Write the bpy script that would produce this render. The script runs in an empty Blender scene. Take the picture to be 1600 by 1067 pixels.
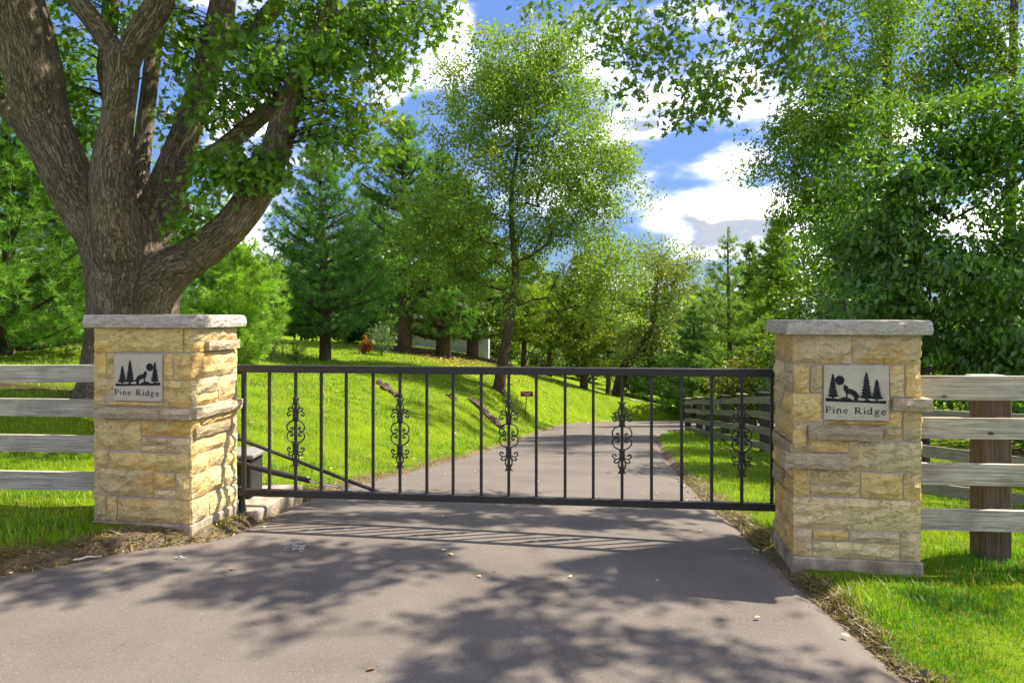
import bpy, math, random
import numpy as np
from mathutils import Vector, noise as mnoise

# ------------------------------------------------------------------ scene, camera, light
scene = bpy.context.scene
COL = scene.collection
F, HY, CAMZ = 1067.0, 492.0, 1.6            # focal length in photo pixels, horizon row, eye height

def P(px, py, Y):
    """photo pixel at distance Y -> world point"""
    return np.array([(px - 800.0) / F * Y, Y, CAMZ - (py - HY) / F * Y])

cam = bpy.data.cameras.new('camera'); camo = bpy.data.objects.new('camera', cam); COL.objects.link(camo)
camo.location = (0, 0, CAMZ); camo.rotation_euler = (math.pi / 2, 0, 0)
cam.sensor_width = 36; cam.lens = 24.0; cam.shift_y = (HY - 533.5) / 1600.0
cam.clip_start = 0.05; cam.clip_end = 2000
scene.camera = camo
SUN_EL, SUN_AZ = math.radians(52), math.atan2(0.945, 0.325)     # azimuth clockwise from +Y
S = Vector((math.sin(SUN_AZ) * math.cos(SUN_EL), math.cos(SUN_AZ) * math.cos(SUN_EL), math.sin(SUN_EL)))
sl = bpy.data.lights.new('sun', 'SUN'); sl.energy = 2.0; sl.angle = math.radians(0.55); sl.color = (1.0, 0.93, 0.82)
so = bpy.data.objects.new('sun', sl); COL.objects.link(so); so.rotation_euler = S.to_track_quat('Z', 'Y').to_euler()
so.location = (30, 10, 40)
vs = scene.view_settings; vs.view_transform = 'Standard'; vs.look = 'None'; vs.gamma = 1.0; vs.exposure = 2.5
scene.cycles.use_denoising = True
scene.cycles.max_bounces = 7; scene.cycles.diffuse_bounces = 5; scene.cycles.glossy_bounces = 2
scene.cycles.transmission_bounces = 4; scene.cycles.transparent_max_bounces = 4
scene.cycles.sample_clamp_indirect = 6

class NT:
    """small helper for node trees"""
    def __init__(s, tree): s.t = tree; tree.nodes.clear()
    def n(s, typ, ins=None, **kw):
        nd = s.t.nodes.new(typ)
        for k, v in kw.items(): setattr(nd, k, v)
        for k, v in (ins or {}).items():
            sock = nd.inputs[k]
            if hasattr(v, 'is_output'): s.t.links.new(v, sock)
            else: sock.default_value = v
        return nd
    def math(s, op, a, b=0.0, clamp=False):
        return s.n('ShaderNodeMath', {0: a, 1: b}, operation=op, use_clamp=clamp).outputs[0]
    def vec(s, op, a, b=(0, 0, 0)):
        nd = s.n('ShaderNodeVectorMath', {0: a, 1: b}, operation=op)
        return nd.outputs[1] if op in ('LENGTH', 'DOT_PRODUCT', 'DISTANCE') else nd.outputs[0]
    def noise(s, v, scale, detail=4, rough=0.55, dist=0.0):
        return s.n('ShaderNodeTexNoise', {'Vector': v, 'Scale': scale, 'Detail': detail, 'Roughness': rough, 'Distortion': dist}).outputs[0]
    def ramp(s, x, a, b, lo=0.0, hi=1.0, smooth=True):
        return s.n('ShaderNodeMapRange', {0: x, 1: a, 2: b, 3: lo, 4: hi}, interpolation_type='SMOOTHSTEP' if smooth else 'LINEAR').outputs[0]
    def mix(s, f, a, b, mode='MIX'):
        nd = s.t.nodes.new('ShaderNodeMix'); nd.data_type = 'RGBA'; nd.blend_type = mode
        for sock, v in ((nd.inputs[0], f), (nd.inputs[6], a), (nd.inputs[7], b)):
            if hasattr(v, 'is_output'): s.t.links.new(v, sock)
            else: sock.default_value = v if not isinstance(v, tuple) or len(v) == 4 else (*v, 1)
        return nd.outputs[2]

world = bpy.data.worlds.new('World'); scene.world = world; world.use_nodes = True
w = NT(world.node_tree)
sky = w.n('ShaderNodeTexSky', sky_type='NISHITA', sun_disc=False, sun_elevation=SUN_EL, sun_rotation=SUN_AZ,
          altitude=800, air_density=1.0, dust_density=0.0, ozone_density=3.0)
lum = w.vec('DOT_PRODUCT', sky.outputs[0], (0.25, 0.6, 0.15))
soft = w.n('ShaderNodeVectorMath', {0: sky.outputs[0], 3: w.math('DIVIDE', 1.25, w.math('ADD', 1.0, w.math('MULTIPLY', lum, 0.62)))}, operation='SCALE').outputs[0]
tint = w.mix(1.0, soft, (0.27, 0.37, 0.49), 'MULTIPLY')
hsv = w.n('ShaderNodeHueSaturation', {'Hue': 0.506, 'Saturation': 0.92, 'Value': 1.0, 'Color': tint})
tc = w.n('ShaderNodeTexCoord'); D = tc.outputs['Generated']
sep = w.n('ShaderNodeSeparateXYZ', {0: D})
den = w.math('ADD', w.math('MAXIMUM', sep.outputs[2], 0.0), 0.16)
cp = w.n('ShaderNodeCombineXYZ', {0: w.math('DIVIDE', sep.outputs[0], den), 1: w.math('DIVIDE', sep.outputs[1], den), 2: 0.3}).outputs[0]
Dz = w.vec('MULTIPLY', D, (1, 1, 1.9))
n1 = w.noise(Dz, 4.2, 9, 0.55, 0.2)
n2 = w.noise(cp, 0.9, 5, 0.55)
blob = None
# cumulus: (photo px, photo py, half width, half height, weight)
for bx_, by_, rx_, ry_, a_ in ((1090, 345, 140, 62, .24), (1140, 255, 85, 42, .24), (1015, 190, 80, 36, .22), (1130, 50, 190, 80, .19), (930, 60, 80, 70, .19),
                          (1225, 110, 130, 130, .15), (605, 150, 42, 46, .20), (715, 18, 36, 46, .22), (500, 245, 70, 28, .2), (1415, 180, 70, 60, .2), (1550, 90, 60, 50, .2),
                          (350, 10, 90, 40, .16)):
    d = np.array([(bx_ - 800) / F, 1.0, -(by_ - HY) / F]); L = np.linalg.norm(d); d /= L
    e = w.vec('SUBTRACT', D, tuple(d))
    e = w.vec('MULTIPLY', e, (F * L / rx_, 2.2, F * L / ry_))
    g = w.math('MULTIPLY', w.ramp(w.vec('LENGTH', e), 1.25, 0.0), a_ * 0.60)
    blob = g if blob is None else w.math('MAXIMUM', blob, g)
dens = w.math('ADD', w.math('ADD', n1, blob), w.math('MULTIPLY', w.math('SUBTRACT', n2, 0.39), 0.45))
mask = w.math('POWER', w.ramp(dens, 0.50, 0.78), 1.8)
below = w.noise(w.vec('ADD', Dz, (0.03, 0, 0.05)), 4.2, 6, 0.55, 0.2)
relief = w.ramp(w.math('SUBTRACT', below, n1), -0.13, 0.03)
thick = w.ramp(dens, 0.58, 0.72)
ccol = w.mix(w.math('MULTIPLY', relief, thick), (9.0, 8.3, 7.4), (0.80, 0.82, 0.88))
final = w.mix(w.math('MULTIPLY', mask, 0.95), hsv.outputs[0], ccol)
bg = w.n('ShaderNodeBackground', {'Color': final, 'Strength': 0.15})
w.t.links.new(bg.outputs[0], w.n('ShaderNodeOutputWorld').inputs[0])
scene.world.cycles.sampling_method = 'MANUAL'; scene.world.cycles.sample_map_resolution = 512

# ------------------------------------------------------------------ mesh helpers
ORG = {}

def link(o, parent=None):
    COL.objects.link(o)
    if parent is not None: o.parent = parent
    return o

def tag(o, label=None, cat=None, group=None, kind=None):
    for k, v in (('label', label), ('category', cat), ('group', group), ('kind', kind)):
        if v: o[k] = v
    return o

def thing(name, loc, label, cat, group=None):
    o = bpy.data.objects.new(name, None); o.empty_display_size = 0.2
    o.location = tuple(float(v) for v in loc); link(o); ORG[o] = np.array(loc, float)
    return tag(o, label, cat, group)

def mk(name, V, Fs, mat, parent=None, col=None, grain=None, smooth=False, org=None):
    """one mesh object from world-space vertices; Fs is an array (m,k) or a list of such arrays"""
    V = np.asarray(V, float)
    if not isinstance(Fs, list): Fs = [np.asarray(Fs)]
    o0 = ORG[parent] if parent is not None else (np.array(org, float) if org is not None else np.zeros(3))
    me = bpy.data.meshes.new(name)
    me.vertices.add(len(V)); me.vertices.foreach_set('co', (V - o0).ravel().astype(np.float32))
    tot = np.concatenate([np.full(len(f), f.shape[1], np.int32) for f in Fs])
    lv = np.concatenate([f.ravel() for f in Fs]).astype(np.int32)
    st = np.concatenate([[0], np.cumsum(tot)[:-1]]).astype(np.int32)
    me.loops.add(len(lv)); me.loops.foreach_set('vertex_index', lv)
    me.polygons.add(len(tot)); me.polygons.foreach_set('loop_start', st)
    try: me.polygons.foreach_set('loop_total', tot)
    except Exception: pass
    me.polygons.foreach_set('use_smooth', np.full(len(tot), bool(smooth)))
    if col is not None:
        a = me.attributes.new('Col', 'FLOAT_COLOR', 'POINT'); c = np.ones((len(V), 4), np.float32); c[:, :3] = col
        a.data.foreach_set('color', c.ravel())
    if grain is not None:
        a = me.attributes.new('grain', 'FLOAT_VECTOR', 'POINT'); a.data.foreach_set('vector', np.asarray(grain, np.float32).ravel())
    me.update(calc_edges=True); me.validate()
    me.materials.append(mat)
    ob = bpy.data.objects.new(name, me)
    link(ob, parent)
    if parent is None: ob.location = tuple(o0)
    ORG[ob] = o0
    return ob

class MB:
    """collects pieces of one mesh"""
    def __init__(s): s.V = []; s.F = {}; s.C = []; s.G = []; s.n = 0
    def add(s, V, Fs, col=None, grain=None):
        V = np.asarray(V, float)
        for f in (Fs if isinstance(Fs, list) else [Fs]):
            f = np.asarray(f); s.F.setdefault(f.shape[1], []).append(f + s.n)
        s.V.append(V); s.n += len(V)
        s.C.append(np.broadcast_to(np.asarray(col if col is not None else (1, 1, 1), float), (len(V), 3)))
        s.G.append(np.asarray(grain, float) if grain is not None else V)
        return s
    def build(s, name, mat, parent=None, smooth=False, org=None):
        return mk(name, np.concatenate(s.V), [np.concatenate(v) for v in s.F.values()], mat, parent, np.concatenate(s.C), np.concatenate(s.G), smooth, org)

def nrm(v): return v / np.maximum(np.linalg.norm(v, axis=-1, keepdims=True), 1e-9)

def tube(Pts, R, k=6, caps=True, g0=0.0):
    Pts = np.asarray(Pts, float); R = np.broadcast_to(np.asarray(R, float), (len(Pts),))
    T = nrm(np.gradient(Pts, axis=0))
    ref = np.array([0.31, 0.95, 0.05]) if abs(T[0, 1]) < 0.85 else np.array([0.95, 0.1, 0.3])
    A = nrm(np.cross(T, ref)); B = np.cross(T, A)
    th = np.arange(k) / k * 2 * math.pi
    off = np.cos(th)[None, :, None] * A[:, None] + np.sin(th)[None, :, None] * B[:, None]
    V = (Pts[:, None] + off * R[:, None, None]).reshape(-1, 3)
    n = len(Pts); s = np.concatenate([[0], np.cumsum(np.linalg.norm(np.diff(Pts, axis=0), axis=1))])
    G = np.stack([np.cos(th)[None] * R[:, None], np.sin(th)[None] * R[:, None], np.repeat(s[:, None], k, 1) + g0], -1).reshape(-1, 3)
    i = np.arange(n - 1)[:, None] * k; j = np.arange(k)[None]
    Fq = np.stack([i + j, i + (j + 1) % k, i + k + (j + 1) % k, i + k + j], -1).reshape(-1, 4)
    Fs = [Fq]
    if caps:
        Fs += [np.array([list(range(k))[::-1]]), np.array([[(n - 1) * k + q for q in range(k)]])]
        if k == 4: Fs = [np.concatenate(Fs)]
    return V, Fs, G

BOXF = np.array([[0, 3, 2, 1], [4, 5, 6, 7], [0, 1, 5, 4], [1, 2, 6, 5], [2, 3, 7, 6], [3, 0, 4, 7]])
def box(x0, x1, y0, y1, z0, z1):
    return np.array([[x0, y0, z0], [x1, y0, z0], [x1, y1, z0], [x0, y1, z0], [x0, y0, z1], [x1, y0, z1], [x1, y1, z1], [x0, y1, z1]], float), BOXF

def bevel_box(x0, x1, y0, y1, z0, z1, b=0.01):
    """box with chamfered edges (24 vertices)"""
    V = []; lo = (x0, y0, z0); hi = (x1, y1, z1); idx = {}
    for c in range(8):
        cs = [(c >> a) & 1 for a in range(3)]
        for ax in range(3):
            p = []
            for a in range(3):
                v = hi[a] if cs[a] else lo[a]
                if a != ax: v += -b if cs[a] else b
                p.append(v)
            idx[(c, ax)] = len(V); V.append(p)
    quads, tris = [], []
    for ax in range(3):
        u, v_ = [(1, 2), (2, 0), (0, 1)][ax]
        for sgn in (0, 1):
            ring = [sgn << ax | (a << u) | (b_ << v_) for a, b_ in ((0, 0), (1, 0), (1, 1), (0, 1))]
            f = [idx[(c, ax)] for c in ring]
            quads.append(f if sgn else f[::-1])
    for ax in range(3):
        u, v_ = [(1, 2), (2, 0), (0, 1)][ax]
        for a in (0, 1):
            for b_ in (0, 1):
                c0 = (a << u) | (b_ << v_); c1 = c0 | (1 << ax)
                f = [idx[(c0, u)], idx[(c1, u)], idx[(c1, v_)], idx[(c0, v_)]]
                quads.append(f)
    for c in range(8): tris.append([idx[(c, 0)], idx[(c, 1)], idx[(c, 2)]])
    return np.array(V, float), [np.array(quads), np.array(tris)]

# ------------------------------------------------------------------ materials
def mat(name, fn):
    m = bpy.data.materials.new(name); m.use_nodes = True; t = NT(m.node_tree)
    out = t.n('ShaderNodeOutputMaterial'); t.t.links.new(fn(t), out.inputs[0]); return m

def attr(t, name='Col'): return t.n('ShaderNodeAttribute', attribute_name=name)
def pos(t): return t.n('ShaderNodeNewGeometry').outputs['Position']
def bsdf(t, color, rough=0.8, bump=None, bstr=0.3, bdist=0.02, spec=0.3, metal=0.0):
    ins = {'Base Color': color if not isinstance(color, tuple) else (*color[:3], 1), 'Roughness': rough, 'Metallic': metal, 'Specular IOR Level': spec}
    if bump is not None:
        ins['Normal'] = t.n('ShaderNodeBump', {'Height': bump, 'Strength': bstr, 'Distance': bdist}).outputs[0]
    return t.n('ShaderNodeBsdfPrincipled', ins).outputs[0]

def leaf_shader(trans=0.42, gloss=0.03, rough=0.42, tcol=(1.15, 1.2, 0.45), gain=1.0):
    def fn(t):
        c = attr(t).outputs['Color']
        n = t.noise(pos(t), 3.0, 3)
        c = t.mix(1.0, c, t.mix(n, tuple(gain * v for v in (1.52, 1.64, 1.0)), tuple(gain * v for v in (2.2, 2.35, 1.4))), 'MULTIPLY')
        df = t.n('ShaderNodeBsdfDiffuse', {'Color': c, 'Roughness': 0.3}).outputs[0]
        tr = t.n('ShaderNodeBsdfTranslucent', {'Color': t.mix(1.0, c, tcol, 'MULTIPLY')}).outputs[0]
        m = t.n('ShaderNodeMixShader', {0: trans, 1: df, 2: tr}).outputs[0]
        gl = t.n('ShaderNodeBsdfGlossy', {'Color': (1, 1, 1, 1), 'Roughness': rough}).outputs[0]
        return t.n('ShaderNodeMixShader', {0: gloss, 1: m, 2: gl}).outputs[0]
    return fn

M = {}
M['leaf'] = mat('leaf', leaf_shader())
M['glossy_leaf'] = mat('glossy_leaf', leaf_shader(0.36, 0.045, 0.45))
M['needle'] = mat('needle', leaf_shader(0.30, 0.025, 0.5, (1.1, 1.2, 0.5), 1.22))
M['grass'] = mat('grass', leaf_shader(0.42, 0.03, 0.5, (1.12, 1.25, 0.35), 1.12))

def bark_fn(base, dark, scale=1.0, moss=0.0, stretch=0.13):
    def fn(t):
        g = t.vec('MULTIPLY', attr(t, 'grain').outputs['Vector'], (1, 1, stretch))
        a = t.noise(g, 34 * scale, 6, 0.66, 1.2)
        ridge = t.math('ABSOLUTE', t.math('SUBTRACT', a, 0.5))
        r = t.ramp(ridge, 0.0, 0.06)
        big = t.noise(pos(t), 1.6, 4)
        c = t.mix(r, dark, base)
        c = t.mix(t.ramp(big, 0.45, 0.75, 0, 0.55), c, tuple(min(1, b * 1.5) for b in base))
        if moss:
            c = t.mix(t.ramp(t.noise(pos(t), 1.1, 3), 0.5, 0.72, 0, moss), c, (0.085, 0.08, 0.02))
            sp = t.ramp(t.noise(pos(t), 7.0, 2), 0.74, 0.78)
            c = t.mix(t.math('MULTIPLY', sp, 0.7), c, (0.42, 0.42, 0.38))
        h = t.math('ADD', r, t.math('MULTIPLY', t.noise(g, 90 * scale, 3), 0.35))
        return bsdf(t, c, 0.92, h, 0.9, 0.03, 0.15)
    return fn
M['oak_bark'] = mat('oak_bark', bark_fn((0.265, 0.205, 0.142), (0.115, 0.086, 0.058), 1.25, 0.5))
M['bark'] = mat('bark', bark_fn((0.19, 0.135, 0.09), (0.06, 0.042, 0.028), 0.8))
M['grey_bark'] = mat('grey_bark', bark_fn((0.2, 0.165, 0.12), (0.07, 0.055, 0.04), 1.0))

def stone_fn(t):
    c = attr(t).outputs['Color']; p = pos(t)
    n = t.noise(p, 9, 7, 0.68); n2 = t.noise(p, 42, 5, 0.65); n3 = t.noise(p, 3.2, 3)
    c = t.mix(t.ramp(n, 0.38, 0.72), c, t.mix(1.0, c, (1.25, 1.22, 1.2), 'MULTIPLY'))
    c = t.mix(t.ramp(n3, 0.48, 0.70, 0, 0.6), c, t.mix(1.0, c, (1.1, 0.80, 0.42), 'MULTIPLY'))
    c = t.mix(t.ramp(n2, 0.60, 0.76, 0, 0.45), c, t.mix(1.0, c, (0.42, 0.36, 0.3), 'MULTIPLY'))
    pit = t.ramp(t.noise(p, 75, 3, 0.6, 1.0), 0.68, 0.76, 0, 0.8)
    c = t.mix(pit, c, t.mix(1.0, c, (0.3, 0.25, 0.2), 'MULTIPLY'))
    crk = t.ramp(t.math('ABSOLUTE', t.math('SUBTRACT', t.noise(t.vec('MULTIPLY', p, (1, 1, 2.2)), 6.0, 6, 0.7, 0.2), 0.5)), 0.0, 0.012, 1.0, 0.0)
    c = t.mix(t.math('MULTIPLY', crk, 0.22), c, t.mix(1.0, c, (0.45, 0.38, 0.3), 'MULTIPLY'))
    h = t.math('ADD', t.math('MULTIPLY', n, 1.3), t.math('MULTIPLY', n2, 0.8))
    h = t.math('SUBTRACT', h, t.math('ADD', t.math('MULTIPLY', pit, 0.5), t.math('MULTIPLY', crk, 0.25)))
    return bsdf(t, c, 0.92, h, 0.8, 0.035, 0.12)
M['stone'] = mat('stone', stone_fn)

def ledge_fn(t):
    c = attr(t).outputs['Color']; p = pos(t)
    n = t.noise(t.vec('MULTIPLY', p, (1, 1, 2.5)), 13, 6, 0.68)
    lic = t.ramp(t.noise(p, 34, 5, 0.7), 0.58, 0.70)
    c = t.mix(t.ramp(n, 0.42, 0.62, 0, 0.5), c, t.mix(1.0, c, (0.62, 0.56, 0.5), 'MULTIPLY'))
    c = t.mix(t.math('MULTIPLY', lic, 0.4), c, (0.10, 0.09, 0.07))
    h = t.math('ADD', n, t.math('MULTIPLY', t.noise(p, 50, 5, 0.6), 0.6))
    return bsdf(t, c, 0.92, h, 1.0, 0.05, 0.12)
M['ledge'] = mat('ledge', ledge_fn)

def mortar_fn(t):
    p = pos(t); n = t.noise(p, 60, 4, 0.6)
    return bsdf(t, t.mix(n, (0.40, 0.325, 0.24), (0.52, 0.435, 0.33)), 0.95, n, 0.5, 0.01, 0.1)
M['mortar'] = mat('mortar', mortar_fn)
def concrete_fn(t):
    p = pos(t); n = t.noise(p, 8, 6, 0.6); n2 = t.noise(p, 80, 3)
    c = t.mix(t.ramp(n, 0.35, 0.65), (0.25, 0.195, 0.135), (0.47, 0.385, 0.28))
    return bsdf(t, c, 0.95, t.math('ADD', n, n2), 0.4, 0.01, 0.1)
M['concrete'] = mat('concrete', concrete_fn)
def plaque_fn(t):
    p = pos(t); n = t.noise(p, 14, 5, 0.6); n2 = t.noise(p, 120, 3)
    c = t.mix(t.ramp(n, 0.3, 0.7), (0.46, 0.40, 0.31), (0.54, 0.48, 0.38))
    return bsdf(t, c, 0.85, n2, 0.15, 0.004, 0.2)
M['plaque'] = mat('plaque', plaque_fn)
def engrave_fn(t):
    n = t.noise(pos(t), 160, 3, 0.6)
    return bsdf(t, t.mix(t.ramp(n, 0.5, 0.75), (0.018, 0.019, 0.022), (0.11, 0.11, 0.11)), 0.9, None, spec=0.1)
M['engraving'] = mat('engraving', engrave_fn)
def letter_fn(t):
    n = t.noise(pos(t), 160, 3, 0.6)
    return bsdf(t, t.mix(n, (0.03, 0.026, 0.02), (0.06, 0.05, 0.042)), 0.9, None, spec=0.1)
M['letter'] = mat('letter', letter_fn)

def iron_fn(t):
    p = pos(t); n = t.noise(p, 30, 4); n2 = t.noise(p, 220, 2)
    return bsdf(t, t.mix(n, (0.014, 0.013, 0.012), (0.032, 0.028, 0.025)), t.ramp(n, 0.3, 0.7, 0.42, 0.6), n2, 0.08, 0.003, 0.5)
M['iron'] = mat('iron', iron_fn)
M['chrome'] = mat('chrome', lambda t: bsdf(t, (0.6, 0.6, 0.6), 0.25, None, metal=1.0))
M['plastic'] = mat('plastic', lambda t: bsdf(t, t.mix(t.noise(pos(t), 25, 4), (0.02, 0.02, 0.02), (0.05, 0.048, 0.045)), 0.6, t.noise(pos(t), 200, 2), 0.1, 0.003))
M['lid_grey'] = mat('lid_grey', lambda t: bsdf(t, t.mix(t.noise(pos(t), 20, 4), (0.16, 0.15, 0.14), (0.3, 0.29, 0.27)), 0.7))

def wood_fn(light, dark, green=0.0):
    def fn(t):
        g = attr(t, 'grain').outputs['Vector']
        a = t.noise(t.vec('MULTIPLY', g, (2.2, 60, 60)), 1.0, 5, 0.62, 1.2)
        b = t.noise(t.vec('MULTIPLY', g, (1.5, 14, 14)), 1.0, 4, 0.55, 2.2)
        st = t.noise(t.vec('MULTIPLY', g, (3.5, 3, 3)), 1.0, 4, 0.6)
        kn = t.n('ShaderNodeTexVoronoi', {'Vector': t.vec('MULTIPLY', g, (2.2, 4.2, 4.2)), 'Scale': 1.0, 'Randomness': 1.0}).outputs['Distance']
        c = t.mix(t.ramp(a, 0.30, 0.68), dark, light)
        c = t.mix(t.ramp(b, 0.52, 0.72, 0, 0.55), c, dark)
        c = t.mix(t.ramp(st, 0.5, 0.72, 0, 0.45), c, tuple(v * 0.55 for v in dark))
        c = t.mix(t.ramp(kn, 0.03, 0.075, 0.85, 0.0), c, (0.03, 0.024, 0.018))
        if green: c = t.mix(t.ramp(st, 0.35, 0.6, green, 0.0), c, (0.14, 0.16, 0.07))
        return bsdf(t, c, 0.9, t.math('ADD', a, t.math('MULTIPLY', b, 0.6)), 0.55, 0.008, 0.15)
    return fn
M['grey_wood'] = mat('grey_wood', wood_fn((0.60, 0.54, 0.44), (0.28, 0.24, 0.185)))
M['far_wood'] = mat('far_wood', wood_fn((0.34, 0.31, 0.23), (0.16, 0.145, 0.10), 0.35))
M['brown_wood'] = mat('brown_wood', wood_fn((0.17, 0.128, 0.09), (0.08, 0.06, 0.043)))
M['dark_wood'] = mat('dark_wood', wood_fn((0.11, 0.095, 0.08), (0.045, 0.038, 0.032)))
M['log_wood'] = mat('log_wood', bark_fn((0.17, 0.11, 0.085), (0.04, 0.026, 0.02), 0.7))

def asphalt_fn(t):
    p = pos(t)
    f1 = t.noise(p, 130, 3, 0.75); f2 = t.noise(p, 48, 5, 0.75); m = t.noise(p, 1.3, 5, 0.6); m2 = t.noise(t.vec('MULTIPLY', p, (1, .22, 1)), 3.0, 4, 0.6)
    c = t.mix(t.ramp(m, 0.3, 0.7), (0.118, 0.100, 0.084), (0.156, 0.134, 0.113))
    c = t.mix(t.ramp(m2, 0.5, 0.75, 0, 0.35), c, (0.105, 0.089, 0.074))
    c = t.mix(t.ramp(f2, 0.56, 0.74, 0, 0.85), c, (0.05, 0.042, 0.035))
    c = t.mix(t.ramp(f1, 0.56, 0.74, 0, 0.85), c, (0.36, 0.32, 0.27))
    crk = t.ramp(t.math('ABSOLUTE', t.math('SUBTRACT', t.noise(p, 0.9, 7, 0.62, 0.6), 0.5)), 0.0, 0.0022, 1.0, 0.0)
    c = t.mix(t.math('MULTIPLY', crk, t.ramp(m, 0.5, 0.62, 0.0, 0.75)), c, (0.035, 0.03, 0.026))
    st = t.ramp(t.noise(p, 4.5, 5, 0.7, 0.8), 0.66, 0.74, 0, 0.45)
    c = t.mix(st, c, (0.075, 0.064, 0.054))
    sc = t.ramp(t.noise(t.vec('MULTIPLY', p, (9, 60, 1)), 1.0, 3, 0.6), 0.74, 0.80, 0, 0.6)
    c = t.mix(t.math('MULTIPLY', sc, t.ramp(m2, 0.45, 0.6)), c, (0.42, 0.39, 0.35))
    # dark worn joint of the apron
    e = attr(t).outputs['Color']; es = t.n('ShaderNodeSeparateColor', {0: e})
    c = t.mix(t.math('MULTIPLY', es.outputs[0], t.ramp(f2, 0.3, 0.7, 0.5, 1.0)), c, (0.04, 0.033, 0.028))
    c = t.mix(t.math('MULTIPLY', es.outputs[1], t.ramp(m2, 0.3, 0.6, 0.3, 1.0)), c, (0.22, 0.165, 0.115))
    return bsdf(t, c, 0.88, t.math('ADD', f1, f2), 0.35, 0.006, 0.25)
M['asphalt'] = mat('asphalt', asphalt_fn)
def ground_fn(t):
    p = pos(t); c = attr(t).outputs['Color']; n = t.noise(p, 11, 6, 0.7); n2 = t.noise(p, 0.8, 4); n3 = t.noise(p, 90, 3, 0.7)
    c = t.mix(1.0, c, t.mix(n, (0.55, 0.6, 0.6), (1.45, 1.4, 1.3)), 'MULTIPLY')
    c = t.mix(t.ramp(n2, 0.5, 0.72, 0, 0.4), c, t.mix(1.0, c, (1.5, 1.15, 0.8), 'MULTIPLY'))
    c = t.mix(0.6, c, t.mix(n3, (0.4, 0.4, 0.4), (1.6, 1.6, 1.6)), 'MULTIPLY')
    return bsdf(t, c, 0.95, t.math('ADD', n, n3), 0.8, 0.04, 0.1)
M['ground'] = mat('ground', ground_fn)
M['litter'] = mat('litter', leaf_shader(0.1, 0.02))
M['siding'] = mat('siding', lambda t: bsdf(t, t.mix(t.noise(pos(t), 4, 4), (0.42, 0.40, 0.40), (0.52, 0.5, 0.5)), 0.7))
M['roof'] = mat('roof', lambda t: bsdf(t, t.mix(t.noise(pos(t), 6, 5), (0.07, 0.06, 0.055), (0.13, 0.11, 0.1)), 0.9))
M['sign_red'] = mat('sign_red', lambda t: bsdf(t, (0.20, 0.02, 0.025), 0.5))
M['sign_white'] = mat('sign_white', lambda t: bsdf(t, (0.7, 0.62, 0.6), 0.6))
M['gravel'] = mat('gravel', lambda t: bsdf(t, t.mix(t.noise(pos(t), 3, 4), (0.40, 0.36, 0.32), (0.55, 0.51, 0.46)), 0.95))
# ------------------------------------------------------------------ terrain and driveway
def catmull(pts, n=10):
    p = np.asarray(pts, float); p = np.vstack([2 * p[0] - p[1], p, 2 * p[-1] - p[-2]]); out = []
    for i in range(1, len(p) - 2):
        for q in range(n):
            s = q / n
            out.append(0.5 * (2 * p[i] + (p[i + 1] - p[i - 1]) * s + (2 * p[i - 1] - 5 * p[i] + 4 * p[i + 1] - p[i + 2]) * s * s + (3 * p[i] - p[i - 1] - 3 * p[i + 1] + p[i + 2]) * s ** 3))
    out.append(p[-2]); return np.array(out)

EDGE_L = [(-26, -4), (-14, -0.6), (-7.2, 2.3), (-4.6, 3.45), (-3.2, 4.22), (-2.66, 4.72), (-2.2, 5.05), (-2.05, 5.9), (-2.05, 7.2), (-1.85, 8.4), (-1.43, 10.2), (-0.74, 13.2), (0.05, 18.1), (1.15, 25.0), (2.55, 32.0), (4.6, 36.6), (8.0, 38.8), (14, 39.2), (24, 38)]
EDGE_R = [(26, -4), (12, -1.5), (5, 0.3), (2.4, 1.7), (1.92, 2.6), (1.86, 3.3), (1.84, 4.1), (1.86, 5.0), (1.93, 6.0), (2.05, 7.4), (2.5, 10.6), (3.0, 13.6), (3.55, 16.6), (4.1, 19.6), (5.1, 22.6), (6.6, 25.2), (9.2, 27.6), (14, 29.2), (24, 29)]
EL, ER = catmull(EDGE_L), catmull(EDGE_R)
jit = np.random.default_rng(3)
def rough_edge(E, amp=0.035):
    o = E.copy()
    for i, (x, y) in enumerate(E):
        o[i, 0] += amp * mnoise.noise(Vector((x * 1.7, y * 1.7, 3.1))) + 0.5 * amp * mnoise.noise(Vector((x * 6, y * 6, 9.1)))
    return o
POLY = np.vstack([EL, ER[::-1]])

def road_sdf(X, Y):
    """signed distance to the edge of the driveway, negative on it"""
    X = np.asarray(X, float); Y = np.asarray(Y, float); sh = X.shape
    Q = np.stack([X.ravel(), Y.ravel()], 1); A = POLY; B = np.roll(POLY, -1, 0)
    best = np.full(len(Q), 1e9); ins = np.zeros(len(Q), bool)
    for a, b in zip(A, B):
        ab = b - a; t = np.clip(((Q - a) @ ab) / max(ab @ ab, 1e-9), 0, 1)
        best = np.minimum(best, ((Q - a - t[:, None] * ab) ** 2).sum(1))
        c = (a[1] > Q[:, 1]) != (b[1] > Q[:, 1])
        if abs(b[1] - a[1]) > 1e-12:
            ins ^= c & (Q[:, 0] < (b[0] - a[0]) * (Q[:, 1] - a[1]) / (b[1] - a[1]) + a[0])
    d = np.sqrt(best); d[ins] *= -1
    return d.reshape(sh)

def z_road(Y, X=0.0):
    Y = np.asarray(Y, float)
    sp = 0.5 * np.logaddexp(0, (np.minimum(Y, 41) - 5.3) / 0.5)
    return -0.06 - 0.13 * sp - 0.024 * np.clip(X, -4, 3) * np.clip((9 - Y) / 3, 0, 1)

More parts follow.
